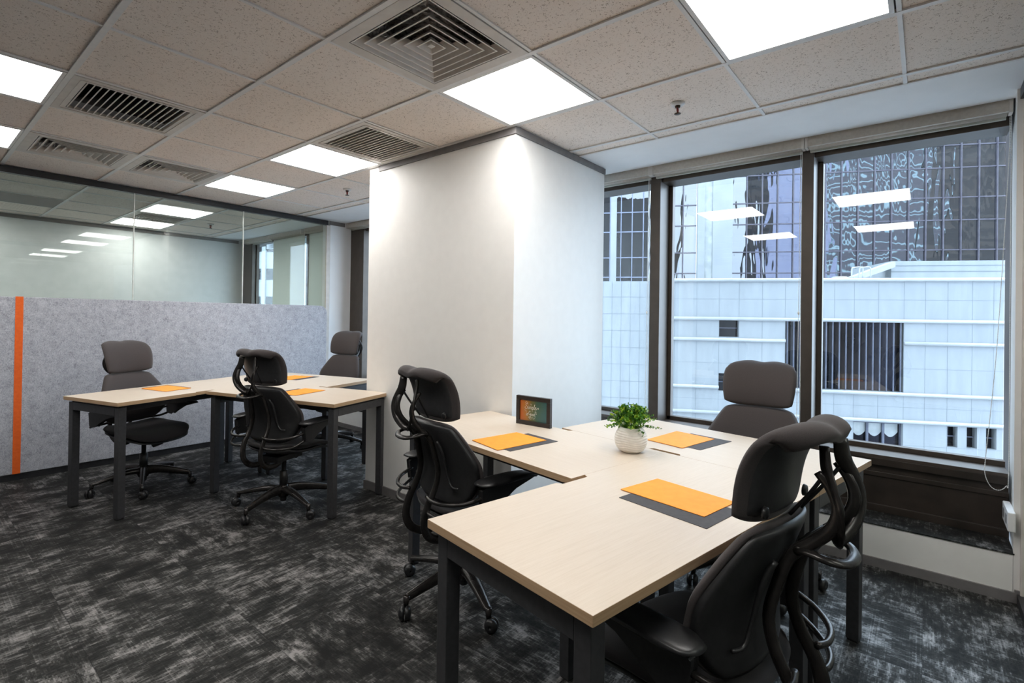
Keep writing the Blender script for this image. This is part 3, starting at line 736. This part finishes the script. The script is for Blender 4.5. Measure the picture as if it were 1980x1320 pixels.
    # headrest: curled sheet. c: bottom(-1)..top(1)
    def head_fn(a, c):
        u = (c + 1) / 2
        prof = [(-0.205, 0.850), (-0.206, 0.895), (-0.211, 0.945), (-0.222, 0.992), (-0.243, 1.036), (-0.274, 1.064), (-0.308, 1.070), (-0.336, 1.058)]
        k = u * (len(prof) - 1); i = min(int(k), len(prof) - 2); f = k - i
        p0 = prof[max(i - 1, 0)]; p1 = prof[i]; p2 = prof[i + 1]; p3 = prof[min(i + 2, len(prof) - 1)]
        def cr(n): return 0.5 * ((2 * p1[n]) + (p2[n] - p0[n]) * f + (2 * p0[n] - 5 * p1[n] + 4 * p2[n] - p3[n]) * f * f + (3 * p1[n] - p0[n] - 3 * p2[n] + p3[n]) * f ** 3)
        x, z = cr(0), cr(1); A = abs(a)
        w_ = 0.164 + 0.016 * math.sin(PI * min(1, u * 1.15)) - 0.040 * max(0, (u - 0.62) / 0.38) ** 2
        y = w_ * a
        x += 0.045 * A ** 2.2 * (1 - 0.45 * u)
        z += 0.022 * A ** 5 * max(0, (0.30 - u) / 0.30) ** 2
        t1 = max(0, (u - 0.5) / 0.5)
        z -= 0.030 * A ** 3.0 * t1
        x += (0.055 * A ** 3) * t1 ** 1.5
        z -= 0.014 * math.exp(-(a / 0.26) ** 2) * t1
        x += 0.010 * math.exp(-(a / 0.30) ** 2) * t1
        return (x, y, z)
    b = MB(); b.pillow(head_fn, 34, 30, 0.024, 0.012, 6); b.build('headrest', 'chair_fabric', t, weld=True)
    def hshell_fn(a, c):
        u = (c + 1) / 2; x, y, z = head_fn(a * 0.87, -0.90 + 1.72 * u); return (x - 0.001, y, z)
    b = MB(); b.pillow(hshell_fn, 26, 26, 0.001, 0.0175, 10); hs = b.build('headrest_shell', 'headrest_plastic', t, weld=True)
    for s in (-1, 1):
        b = MB(); b.lathe([(0.006, -0.004), (0.013, -0.003), (0.015, 0.004)], 14, (-0.217, s * 0.122, 0.885), axis='x'); b.build('screw_cap', 'black_plastic', hs)
    # spines
    for s in (-1, 1):
        b = MB()
        P = [(-0.06, s * 0.055, 0.352), (-0.12, s * 0.060, 0.328), (-0.20, s * 0.066, 0.330), (-0.256, s * 0.070, 0.366), (-0.276, s * 0.074, 0.42), (-0.262, s * 0.076, 0.49), (-0.224, s * 0.074, 0.56), (-0.206, s * 0.070, 0.63), (-0.218, s * 0.064, 0.70), (-0.244, s * 0.056, 0.78), (-0.288, s * 0.052, 0.825), (-0.324, s * 0.055, 0.865), (-0.338, s * 0.060, 0.910), (-0.326, s * 0.064, 0.952), (-0.300, s * 0.066, 0.985)]
        b.tube(P, [0.013, 0.015, 0.016, 0.0165, 0.0165, 0.0155, 0.014, 0.013, 0.0125, 0.0125, 0.013, 0.0125, 0.0115, 0.010, 0.008], 12, flat=(0.66, 1.15)); b.build('spine', 'spine_metal', t)
        # headrest link arms
        b = MB()
        b.tube([(-0.318, s * 0.004, 0.822), (-0.330, s * 0.028, 0.832), (-0.344, s * 0.062, 0.868), (-0.346, s * 0.080, 0.915), (-0.334, s * 0.074, 0.958), (-0.316, s * 0.060, 0.995), (-0.310, s * 0.056, 1.042)], [0.009, 0.011, 0.010, 0.0085, 0.010, 0.015, 0.013], 10, flat=(0.55, 1.25)); b.build('link_arm', 'spine_metal', t)
        b = MB(); b.tube([(-0.314, s * 0.058, 0.985), (-0.280, s * 0.046, 0.93), (-0.236, s * 0.034, 0.868)], 0.0045, 8); b.build('strut', 'black_plastic', t)
    b = MB(); b.tube([(-0.262, -0.058, 0.80), (-0.290, -0.068, 0.806), (-0.325, -0.064, 0.800), (-0.346, -0.036, 0.793), (-0.351, 0.0, 0.791), (-0.346, 0.036, 0.793), (-0.325, 0.064, 0.800), (-0.290, 0.068, 0.806), (-0.262, 0.058, 0.80)], 0.0095, 10, flat=(1.3, 0.8)); b.build('handle_loop', 'spine_metal', t)
    b = MB(); b.tube([(-0.262, -0.064, 0.80), (-0.262, 0.064, 0.80)], 0.010, 8, sub=1); b.tube([(-0.258, 0, 0.79), (-0.302, 0, 0.842)], [0.02, 0.014], 8, sub=1); b.build('yoke', 'spine_metal', t)
    # rods to the arms
    for s in (-1, 1):
        b = MB()
        for dz in (0.0, -0.062):
            b.tube([(-0.262, s * 0.07, 0.535 + dz), (-0.272, s * 0.12, 0.530 + dz), (-0.255, s * 0.19, 0.530 + dz), (-0.195, s * 0.255, 0.538 + dz), (-0.11, s * 0.280, 0.556 + dz * 0.75)], 0.0085, 10)
        b.build('arm_rod', 'spine_metal', t)
        ar = MB(); # bracket: wedge plate
        ys = s * 0.285; pr_ = [(-0.125, 0.505), (-0.135, 0.588), (-0.10, 0.603), (0.10, 0.603), (0.140, 0.595), (0.05, 0.572), (-0.03, 0.530), (-0.075, 0.500)]
        nn = len(pr_); ar.add([(x, ys - 0.016, z) for x, z in pr_] + [(x, ys + 0.016, z) for x, z in pr_], [tuple(range(nn)), tuple(reversed(range(nn, 2 * nn)))] + [(i, (i + 1) % nn, (i + 1) % nn + nn, i + nn) for i in range(nn)])
        arm = ar.build('armrest', 'black_plastic', t, bevel=0.006)
        def pad_fn(a, c, ys=ys, s=s):
            x = 0.015 + 0.175 * a; w_ = 0.050 - 0.010 * a
            return (x - 0.03 * abs(c) ** 3 * a, ys - w_ * c * (1 - 0.25 * abs(a) ** 4), 0.619 - 0.020 * max(0, a) ** 3 - 0.004 * max(0, -a) ** 2)
        b = MB(); b.pillow(pad_fn, 20, 12, -0.010, -0.016, 4); b.build('arm_pad', 'seat_fabric' if False else 'black_plastic', arm, weld=True)
    return t
CH = make_chair('black office chair seen from behind left of the pillar, at the far desk cluster')
CH.location = (1.74, 3.34, 0); CH.rotation_euler = (0, 0, math.radians(19))
dup(CH, (1.244, 4.507, 0), math.radians(-71), 'dark office chair facing the camera in front of the grey felt screen')
far = dup(CH, (2.80, 4.46, 0), math.radians(196), 'dark office chair half hidden by the pillar, farthest from the camera')
for ch in far.children:   # this chair is set higher
    k_ = ch.name.split('.')[0]
    if k_ not in ('hub', 'star_arm'): ch.location.z = 0.03 if k_ == 'gas_lift' else 0.06
dup(CH, (1.77, 1.67, 0), math.radians(-9), 'black office chair seen from behind in front of the white pillar, at the near desks')
dup(CH, (2.84, 0.69, 0), math.radians(180), 'dark office chair with its front to the camera, against the windows')
dup(CH, (1.413, 0.464, 0), math.radians(81), 'nearest black office chair, cut by the bottom edge of the picture')

# ------------------------------------------------------------------ sheets on the desks
def sheet(name, mname, o, a, quad, z, th, label, cat, group):
    b = MB(); P = [frm(o, a, u, v) for u, v in quad]; cx = sum(p[0] for p in P) / 4; cy = sum(p[1] for p in P) / 4
    P = [(p[0] - cx, p[1] - cy) for p in P]
    b.prism(P, 0, th); ob = b.build(name, mname); ob.location = (cx, cy, z); tag(ob, label, cat, group); return ob
def rect(u0, v0, u1, v1, sk=0.0): return [(u0, v0), (u1, v0 + sk), (u1, v1 + sk), (u0, v1)]
Z = DH
GO, GD = 'orange sheets on the desks', 'dark grey cards under the orange sheets'
def pair(o, a, og, dk, where):
    sheet('dark_card', 'grey_card', o, a, dk, Z + 0.0002, 0.0015, 'dark grey card under the orange sheet ' + where, 'card', GD)
    sheet('orange_sheet', 'orange_paper', o, a, og, Z + 0.0022, 0.0015, 'orange sheet ' + where, 'paper', GO)
pair(B_O, B_A, [(0.631, 0.114), (0.822, 0.114), (0.832, 0.396), (0.634, 0.408)], [(0.560, 0.070), (0.762, 0.072), (0.764, 0.362), (0.570, 0.366)], 'on the nearest desk, largest in view')
pair(B_O, B_A, [(0.625, 1.033), (0.918, 1.033), (0.916, 1.236), (0.645, 1.240)], [(0.660, 0.992), (0.952, 0.992), (0.952, 1.192), (0.662, 1.192)], 'in front of the small picture frame')
pair(B_O, B_A, [(1.303, 0.575), (1.583, 0.572), (1.594, 0.775), (1.312, 0.762)], [(1.340, 0.512), (1.612, 0.504), (1.612, 0.708), (1.342, 0.712)], 'beside the plant, before the window chair')
pair(A_O, A_A, [(0.43, 0.20), (0.63, 0.21), (0.64, 0.50), (0.44, 0.49)], [(0.455, 0.235), (0.655, 0.245), (0.665, 0.535), (0.465, 0.525)], 'on the leftmost desk by the felt screen')
pair(A_O, A_A, [(0.74, -0.72), (1.03, -0.72), (1.03, -0.52), (0.74, -0.52)], [(0.71, -0.68), (1.0, -0.68), (1.0, -0.48), (0.71, -0.48)], 'right of the far black chair back, nearer one')
pair(A_O, A_A, [(1.365, -0.03), (1.645, -0.02), (1.62, 0.185), (1.35, 0.18)], [(1.375, -0.085), (1.66, -0.075), (1.65, 0.13), (1.37, 0.12)], 'on the desk farthest from the camera')

# picture frame
px_, py_ = 2.185, 1.575
t = thing('picture_frame', 'small black picture frame with white script lettering on orange and teal', 'picture frame', (px_, py_, DH), math.radians(2))
hw_, hh = 0.107, 0.152
b = MB(); fw_ = 0.022
b.box(-0.009, -hw_, 0, 0.012, hw_, fw_); b.box(-0.009, -hw_, hh - fw_, 0.012, hw_, hh); b.box(-0.009, -hw_, fw_, 0.012, -hw_ + fw_, hh - fw_); b.box(-0.009, hw_ - fw_, fw_, 0.012, hw_, hh - fw_)
b.box(0.006, -hw_ + 0.004, 0.004, 0.012, hw_ - 0.004, hh - 0.004)
b.build('frame', 'frame_black', t, bevel=0.0015)
m_ = mat('picture_print', (0.3, 0.4, 0.3), 0.25); n_ = NT(m_); gq = n_.gen(); sp = n_.n('SeparateXYZ'); n_.l(gq, sp.inputs[0])
nz = n_.noise(gq, 2.5, 2); ff = n_.math('ADD', n_.math('SUBTRACT', 1.0, sp.outputs[1]), n_.math('MULTIPLY', n_.math('SUBTRACT', nz, 0.5), 0.35))
n_.color(n_.ramp(ff, [(0.05, (0.48, 0.12, 0.02)), (0.22, (0.42, 0.17, 0.03)), (0.42, (0.16, 0.15, 0.05)), (0.62, (0.06, 0.13, 0.09)), (0.95, (0.04, 0.13, 0.14))])); M['picture_print'] = m_
b = MB(); b.box(-0.001, -hw_ + fw_ - 0.001, fw_ - 0.001, 0.002, hw_ - fw_ + 0.001, hh - fw_ + 0.001); b.build('print', 'picture_print', t)
# lettering "Simple / is Good": strokes in (x right, y up) units, viewed from -X with +Y to the left
def stroke(b, pts, cx, cy, sc_, r=0.00085):
    b.tube([(-0.0022, -(cx + x * sc_), cy + y * sc_) for x, y in pts], r, 6, flat=(1.0, 1.0), sub=5)
b = MB(); S_ = 0.0150; bx, by = -0.050, 0.084
W_ = [[(1.15, 1.75), (0.75, 2.05), (0.25, 1.85), (0.2, 1.45), (0.65, 1.1), (0.95, 0.75), (0.75, 0.2), (0.2, 0.05), (-0.25, 0.4), (-0.1, 0.9)],
      [(1.35, 0.95), (1.4, 0.1), (1.65, 0.1)], [(1.45, 1.25), (1.5, 1.32)],
      [(1.8, 0.95), (1.85, 0.05)], [(1.85, 0.7), (2.1, 1.0), (2.3, 0.8), (2.3, 0.05)], [(2.3, 0.7), (2.55, 1.0), (2.75, 0.8), (2.75, 0.1), (2.95, 0.1)],
      [(3.1, 0.95), (3.1, -0.8)], [(3.1, 0.75), (3.4, 1.0), (3.65, 0.6), (3.45, 0.1), (3.1, 0.15)],
      [(3.85, 0.1), (4.15, 1.5), (4.3, 1.9), (4.05, 1.7), (4.0, 0.3), (4.25, 0.05)],
      [(4.4, 0.45), (4.85, 0.65), (4.75, 1.0), (4.45, 0.75), (4.5, 0.15), (4.85, 0.05), (5.3, 0.5), (5.7, 0.9), (6.0, 0.6), (5.7, 0.3)]]
for s_ in W_: stroke(b, s_, bx, by, S_ * 0.92)
W2 = [[(0.15, 0.8), (0.15, 0.1), (0.35, 0.1)], [(0.2, 1.1), (0.23, 1.15)], [(0.85, 0.75), (0.6, 0.85), (0.6, 0.55), (0.85, 0.35), (0.75, 0.05), (0.45, 0.1)],
      [(2.2, 1.55), (1.9, 1.9), (1.45, 1.5), (1.4, 0.7), (1.8, 0.35), (2.2, 0.8), (2.2, 1.0), (2.15, -0.4), (1.7, -0.9), (1.35, -0.6), (2.0, 0.0)],
      [(2.75, 0.85), (2.5, 0.6), (2.6, 0.15), (2.95, 0.2), (3.0, 0.65), (2.75, 0.85)], [(3.4, 0.85), (3.15, 0.6), (3.25, 0.15), (3.6, 0.2), (3.65, 0.65), (3.4, 0.85)],
      [(4.25, 0.7), (4.0, 0.85), (3.85, 0.45), (4.0, 0.1), (4.25, 0.3), (4.45, 1.8), (4.7, 1.9), (5.0, 1.5)], [(4.3, 0.6), (4.3, 0.1), (4.5, 0.1)]]
for s_ in W2: stroke(b, s_, bx + 0.004, by - 0.034, S_ * 0.86)
for s_ in ([(-0.2, 2.4), (0.3, 2.9), (1.0, 2.7), (1.2, 2.3)], [(2.3, 1.6), (2.6, 2.2), (3.1, 2.0), (2.9, 1.6)], [(-0.4, -0.5), (0.2, -0.7), (0.5, -1.2)]): stroke(b, s_, bx, by, S_ * 0.85, 0.0005)
for s_ in ([(2.6, -0.7), (3.0, -1.1), (3.6, -0.9), (3.9, -1.5), (4.6, -1.2), (4.9, -0.4)], [(1.9, -1.3), (2.4, -1.7), (3.0, -1.5)], [(5.0, 0.6), (5.4, 0.9), (5.5, 0.4)]): stroke(b, s_, bx, by - 0.030, S_ * 0.85, 0.0005)
plain_noise('script_white', (0.78, 0.76, 0.66), (0.84, 0.82, 0.72), 90, 0.6)
b.build('lettering', 'script_white', t)
b = MB(); b.add([(0.012, -0.02, 0.02), (0.012, 0.02, 0.02), (0.012, 0.02, 0.10), (0.012, -0.02, 0.10), (0.055, -0.02, 0.0), (0.055, 0.02, 0.0), (0.050, 0.02, 0.0), (0.050, -0.02, 0.0)], [(3, 2, 5, 4), (0, 1, 6, 7), (0, 3, 4, 7), (1, 2, 5, 6), (4, 5, 6, 7)]); b.build('easel_back', 'frame_black', t)

# potted plant
t = thing('potted_plant', 'small bushy green plant in a ribbed white round pot on the near desks', 'plant', (2.052, 0.964, DH))
prof = [(0.030, 0.0), (0.040, 0.001), (0.047, 0.008)]
for k in range(1, 44):
    u = k / 44; z = 0.008 + u * 0.096; r = 0.045 + 0.0235 * math.sin(PI * min(1, (u * 0.92 + 0.06))) ** 0.8; prof.append((r, z))
prof += [(0.046, 0.106), (0.042, 0.106), (0.040, 0.095), (0.01, 0.092)]
def wob(r, z, a):
    if 0.01 < z < 0.104 and r > 0.04:
        r += 0.0013 * math.sin(z * 620 + 1.6 * math.sin(3 * a + z * 40) + 0.8 * math.sin(5 * a + 1))
    return r, z
b = MB(); b.lathe(prof, 72, fn=wob); b.build('pot', 'pot_ceramic', t)
b = MB(); b.lathe([(0.005, 0.094), (0.040, 0.093), (0.040, 0.088)], 20); b.build('soil', 'soil', t)
b = MB(); st = MB(); rnd = random.Random(3)
def leaf_at(b, p, d, up_, L, W):
    d = d.normalized(); s = d.cross(up_)
    if s.length < 1e-4: s = Vector((1, 0, 0))
    s.normalize(); n = s.cross(d)
    pts = [p, p + d * L * 0.35 + s * W * 0.5 + n * 0.001, p + d * L * 0.75 + s * W * 0.42 + n * 0.0015, p + d * L, p + d * L * 0.75 - s * W * 0.42 + n * 0.0015, p + d * L * 0.35 - s * W * 0.5 + n * 0.001]
    mid = p + d * L * 0.55 - n * 0.0012
    b.add(pts + [mid], [(0, 1, 6), (1, 2, 6), (2, 3, 6), (3, 4, 6), (4, 5, 6), (5, 0, 6)])
for k in range(175):
    a = rnd.uniform(0, 2 * PI); el = rnd.uniform(0.02, 1.0) ** 0.75; spread = 0.120 * (1 - el * 0.75) * rnd.uniform(0.75, 1.05)
    base = Vector((0.02 * math.cos(a), 0.02 * math.sin(a), 0.095))
    tip = Vector((spread * math.cos(a), spread * math.sin(a), 0.115 + 0.078 * math.sin(el * PI / 2) * rnd.uniform(0.8, 1.08)))
    if el < 0.16: tip.z = rnd.uniform(0.080, 0.12)
    mid = (base + tip) / 2 + Vector((0, 0, 0.018))
    st.tube([base, mid, tip], 0.0008, 5, sub=3)
    for q in range(13):
        f = 0.35 + 0.65 * q / 12; p = base * (1 - f) ** 2 + mid * 2 * f * (1 - f) + tip * f * f
        d = Vector((rnd.gauss(0, 1), rnd.gauss(0, 1), rnd.gauss(0.45, 0.8))).normalized() + (tip - base).normalized() * 0.5
        leaf_at(b, p, d, Vector((rnd.gauss(0, 0.5), rnd.gauss(0, 0.5), 1)), rnd.uniform(0.009, 0.013), rnd.uniform(0.007, 0.0095))
b.build('foliage', 'leaf', t); st.build('stems', 'leaf', t)

# ------------------------------------------------------------------ outside, across the street
FA = math.radians(-62.114)
def facade_root(name, label, cat, org): return thing(name, label, cat, (org[0], org[1], 0), FA)
FO = (19.128, 16.096); TO = (32.136, 27.041)
# local x runs along the facade, -y towards this room... (local y = away)
t = facade_root('white_tiled_building', 'white tiled building with dark windows across the street', 'building', FO)
G0, G1 = 7.55, 22.8; ZB = -14.0
holes = [(10.2, 11.03, 0.59, 1.38), (10.2, 11.03, -1.84, -1.04), (12.9, 17.43, -1.58, 1.34), (15.58, 17.43, -4.36, -2.88)] + [(s0, s0 + 0.36, -3.75, -2.90) for s0 in (19.02, 19.70, 20.37, 21.04, 21.72)]
xs = sorted(set([G0, G1] + [h for q in holes for h in q[:2]])); zs = sorted(set([ZB, 3.1] + [h for q in holes for h in q[2:]]))
b = MB()
for xa, xb in zip(xs[:-1], xs[1:]):
    for za, zb in zip(zs[:-1], zs[1:]):
        cx, cz = (xa + xb) / 2, (za + zb) / 2
        if any(h[0] < cx < h[1] and h[2] < cz < h[3] for h in holes): continue
        b.quad((xa, 0, za), (xb, 0, za), (xb, 0, zb), (xa, 0, zb))
for (a0, a1, z0, z1) in holes:
    for q in (((a0, 0, z0), (a0, 0.3, z0), (a0, 0.3, z1), (a0, 0, z1)), ((a1, 0, z0), (a1, 0, z1), (a1, 0.3, z1), (a1, 0.3, z0)), ((a0, 0, z0), (a1, 0, z0), (a1, 0.3, z0), (a0, 0.3, z0)), ((a0, 0, z1), (a0, 0.3, z1), (a1, 0.3, z1), (a1, 0, z1))): b.quad(*q)
b.quad((G0, 0, 3.1), (G1, 0, 3.1), (G1, 12, 3.1), (G0, 12, 3.1)); b.quad((G0, 0, ZB), (G0, 12, ZB), (G0, 12, 3.1), (G0, 0, 3.1)); b.quad((G1, 0, ZB), (G1, 12, ZB), (G1, 12, 3.1), (G1, 0, 3.1))
b.quad((G0, 12, ZB), (G1, 12, ZB), (G1, 12, 3.1), (G0, 12, 3.1))
b.build('facade', 'white_tiles', t)
def clear_of(x0, x1, z): return [(x0, x1)]
def spans(z, x0=G0, x1=G1):
    cur = [(x0, x1)]
    for h in holes:
        if h[2] - 0.02 < z < h[3] - 0.02:
            nx = []
            for a, c in cur:
                if h[1] <= a or h[0] >= c: nx.append((a, c))
                else:
                    if h[0] > a: nx.append((a, h[0]))
                    if h[1] < c: nx.append((h[1], c))
            cur = nx
    return cur
for z in (3.13, 1.40, 0.47, -1.66, -2.79, -4.43, -5.6, -7.5):
    b = MB()
    for a, c in spans(z): b.tube([(a, -0.03, z), (c, -0.03, z)], 0.075, 10, sub=1)
    b.build('cornice', 'facade_cap', t)
b = MB()
for x in (8.3, 9.25, 10.2, 11.03, 11.98, 12.9, 13.85, 14.83, 15.58, 16.49, 17.43, 18.2, 19.0, 19.86, 20.6, 21.4, 22.2):
    for za, zb in ((-12, -4.4), (-4.4, -2.8), (-2.8, -1.6), (-1.6, 1.38), (1.38, 3.1)):
        if any(h[0] + 0.01 < x < h[1] - 0.01 and za < (h[2] + h[3]) / 2 < zb for h in holes): continue
        b.box(x - 0.006, -0.004, za, x + 0.006, 0.01, zb)
for z in (2.28, -0.58, -2.2, -3.78, -5.0, -6.5):
    for a, c in spans(z): b.box(a, -0.004, z - 0.006, c, 0.01, z + 0.006)
b.build('tile_joints', 'facade_joint', t)
for k, (a0, a1, z0, z1) in enumerate(holes):
    b = MB(); b.quad((a0, 0.29, z0), (a1, 0.29, z0), (a1, 0.29, z1), (a0, 0.29, z1)); wv = b.build('window', 'far_window', t)
    b = MB()
    if k == 2:
        n = 18
        for q in range(n): x = a0 + 0.10 + q * (a1 - a0 - 0.2) / (n - 1); b.box(x - 0.022, 0.02, z0 + 0.02, x + 0.022, 0.08, z1)
        b.build('vertical_louvres', 'vertical_blind', wv)
    elif k == 3:
        for x in (a0, a0 + 0.6, a0 + 1.2, a1): b.box(x - 0.04, 0.15, z0, x + 0.04, 0.25, z1)
        b.box(a0, 0.15, z1 - 0.06, a1, 0.25, z1); b.build('window_bars', 'vertical_blind', wv)
        b = MB()
        for q in range(3):
            x0 = a0 + 0.04 + q * 0.6; pts = [(x0, z1 - 0.06), (x0 + 0.54, z1 - 0.06)] + [(x0 + 0.54 - 0.54 * i / 8, z1 - 0.42 - 0.22 * math.sin(PI * i / 8)) for i in range(9)]
            b.add([(px, 0.27, pz) for px, pz in pts], [tuple(range(len(pts)))])
        b.build('curtain', 'curtain_fabric', wv)
    else:
        zc = (z0 + z1) / 2; b.box(a0, 0.2, zc - 0.02, a1, 0.26, zc + 0.02); b.build('window_bar', 'vertical_blind', wv)
# roof house, tank and ladder on the roof
t = facade_root('rooftop_house', 'low white structure with a ramp on the roof of the tiled building', 'building', FO)
b = MB()
def at_roof(s, dep): return s, dep
b.box(19.8, 6.0, 3.13, 26.5, 10.5, 4.55); b.build('roof_block', 'white_tiles', t)
b = MB(); b.add([(17.9, 5.6, 3.45), (19.8, 5.6, 4.2), (19.8, 5.6, 4.5), (17.9, 5.6, 3.72), (17.9, 6.6, 3.45), (19.8, 6.6, 4.2), (19.8, 6.6, 4.5), (17.9, 6.6, 3.72)], [(0, 1, 2, 3), (4, 7, 6, 5), (0, 4, 5, 1), (3, 2, 6, 7), (0, 3, 7, 4)]); b.build('ramp', 'facade_cap', t)
b = MB()
for z in (3.6, 4.0, 4.3): b.box(19.8, 5.98, z, 27.0, 6.0, z + 0.02)
b.build('roof_joints', 'facade_joint', t)
t2 = facade_root('rooftop_tank', 'small white cylindrical tank on the roof edge beside the ladder', 'tank', FO)
b = MB(); b.lathe([(0.30, 3.13), (0.36, 3.15), (0.36, 3.62), (0.3, 3.66)], 24, (17.0, 5.0, 0)); b.build('tank_body', 'white_tiles', t2)
t3 = facade_root('roof_ladder', 'white looped ladder rails on the roof beside the tank', 'ladder', FO)
for q in (0, 0.35):
    b = MB(); b.tube([(17.55 + q, 5.0, 3.13), (17.55 + q, 5.0, 4.0), (17.65 + q, 5.0, 4.12), (17.95 + q, 5.0, 4.15), (18.05 + q, 5.0, 4.05), (18.05 + q, 5.0, 3.6)], 0.035, 8); b.build('handrail', 'facade_cap', t3)

# smaller tiled wall at the left, with a square grid of tiles
t = thing('pale_tiled_building', 'pale tiled building seen through the narrow window beside the pillar', 'building', (FO[0], FO[1], 0), FA)
b = MB(); b.box(-4.0, 0.3, -14, 7.4, 10, 3.1); b.build('facade', 'white_tiles', t)
b = MB()
for k in range(26): x = 7.2 - k * 0.42; b.box(x - 0.006, 0.292, -12, x + 0.006, 0.31, 3.1)
for k in range(18): z = 2.36 - k * 0.79; b.box(-4, 0.292, z - 0.007, 7.4, 0.31, z + 0.007)
b.build('tile_joints', 'facade_joint', t)

def tower(name, label, s0, s1, zb, zt, y, gl, mull_m, cols, rows, columns, org=TO, dep=12):
    t = thing(name, label, 'building', (org[0], org[1], 0), FA)
    b = MB(); b.box(s0, y, zb, s1, y + dep, zt); b.build('glazing', gl, t)
    b = MB()
    for x in cols: b.box(x - 0.035, y - 0.12, zb, x + 0.035, y, zt)
    for z in rows: b.box(s0, y - 0.07, z - 0.04, s1, y, z + 0.04)
    b.build('mullions', mull_m, t)
    for (a, c) in columns:
        b = MB(); b.box(a, y - 0.35, zb, c, y + 0.1, zt); b.build('column', 'tower_column', t)
    return t
rows = []
z = 4.87 - 3.62 * 4
while z < 20: rows += [z, z + 1.56]; z += 3.62
cols = [18.97 + 1.048 * k for k in range(-1, 17)]
main_tower = tower('glass_tower', 'tall dark glass tower with a window grid behind the tiled building', 17.93, 36.3, -14, 21, 0, 'tower_glass', 'tower_mullion', cols, rows, [(15.48, 15.98), (16.55, 17.93)])
t = tower('glass_tower', 'slimmer dark glass tower left of the white columns, behind the tiled building', 12.2, 15.44, -14, 21, 0.0, 'tower_glass_left', 'tower_mullion', [12.6, 13.61, 14.48], rows, [])
b = MB(); b.box(15.9, -0.1, -14, 16.6, 0.3, 21); b.build('recess', 'curtain_fabric', main_tower)
tower('glass_tower', 'blue glass tower with one white column, seen in the narrow window', -4.0, 12.0, -14, 21, 1.0, 'tower_glass', 'tower_mullion_light', [9.9 + 0.86 * k for k in range(-14, 3)], [r - 0.2 for r in rows], [(9.08, 9.55)])
# far building seen left of the pillar and in the next room
t = thing('apartment_tower', 'pale blue tower with rows of windows seen left of the pillar', 'building', (28, 52, 0), math.radians(-50))
b = MB(); b.box(-14, 0, -20, 16, 10, 60); b.build('facade', 'white_tiles', t)
b = MB()
for k in range(26):
    z = -16 + k * 3.0; b.box(-14, -0.05, z, 16, 0, z + 1.2)
b.build('window_bands', 'far_window', t)
b = MB()
for k in range(20): b.box(-14 + k * 1.5, -0.3, -20, -13.6 + k * 1.5, 0, 60)
b.build('fins', 'tower_column', t)
plain_noise('street_concrete', (0.46, 0.46, 0.46), (0.52, 0.52, 0.52), 0.5, 0.8)
# street level and the near neighbours that the tower mirrors
b = MB(); b.box(3.96, -120, -14.2, 120, 120, -14); struct('ground_street', b, 'street_concrete')
b = MB()
b.box(XG + 0.04, -9, CEIL + 0.05, XG + 0.3, 14, 20); b.box(XG + 0.04, -9, -14, XG + 0.3, 14, 0.4)
b.box(XG + 0.02, -9, -2, XG + 0.3, YR - 0.02, CEIL + 0.3); b.box(XG + 0.02, 10.5, -2, XG + 0.3, 14, CEIL + 0.3)
struct('wall_exterior', b, 'spandrel_metal')
plain_noise('cyan_wall', (0.46, 0.62, 0.68), (0.54, 0.70, 0.76), 0.4, 0.7)
plain_noise('lavender_wall', (0.40, 0.42, 0.60), (0.46, 0.48, 0.66), 0.4, 0.7)
def neighbour(label, x0, y0, x1, y1, h, mname, bandm, n, step=3.4):
    t = thing('neighbouring_building', label, 'building', (x1, y0, 0))
    b = MB(); b.box(x0 - x1, 0, -14, 0, y1 - y0, h); b.build('facade', mname, t)
    b = MB()
    z = -12
    while z < h - 1: b.box(0, 0.3, z, 0.06, y1 - y0 - 0.3, z + 1.4); z += step
    b.build('window_bands', bandm, t); return t
neighbour('dark slim block on this side of the street mirrored in the tower', 2.4, -27, 3.6, -24, 60, 'spandrel_metal', 'far_window', 1)
neighbour('lavender grey block on this side of the street mirrored in the tower', 0.5, -40, 3.6, -27.2, 60, 'lavender_wall', 'lavender_wall', 1)
neighbour('pale blue striped block on this side of the street mirrored in the tower', -2, -64, 3.6, -40.2, 60, 'cyan_wall', 'tower_mullion', 1, 1.9)
neighbour('brown block on this side of the street mirrored in the tower', -2, -140, 3.6, -64.5, 70, 'spandrel_metal', 'mullion_metal', 1)
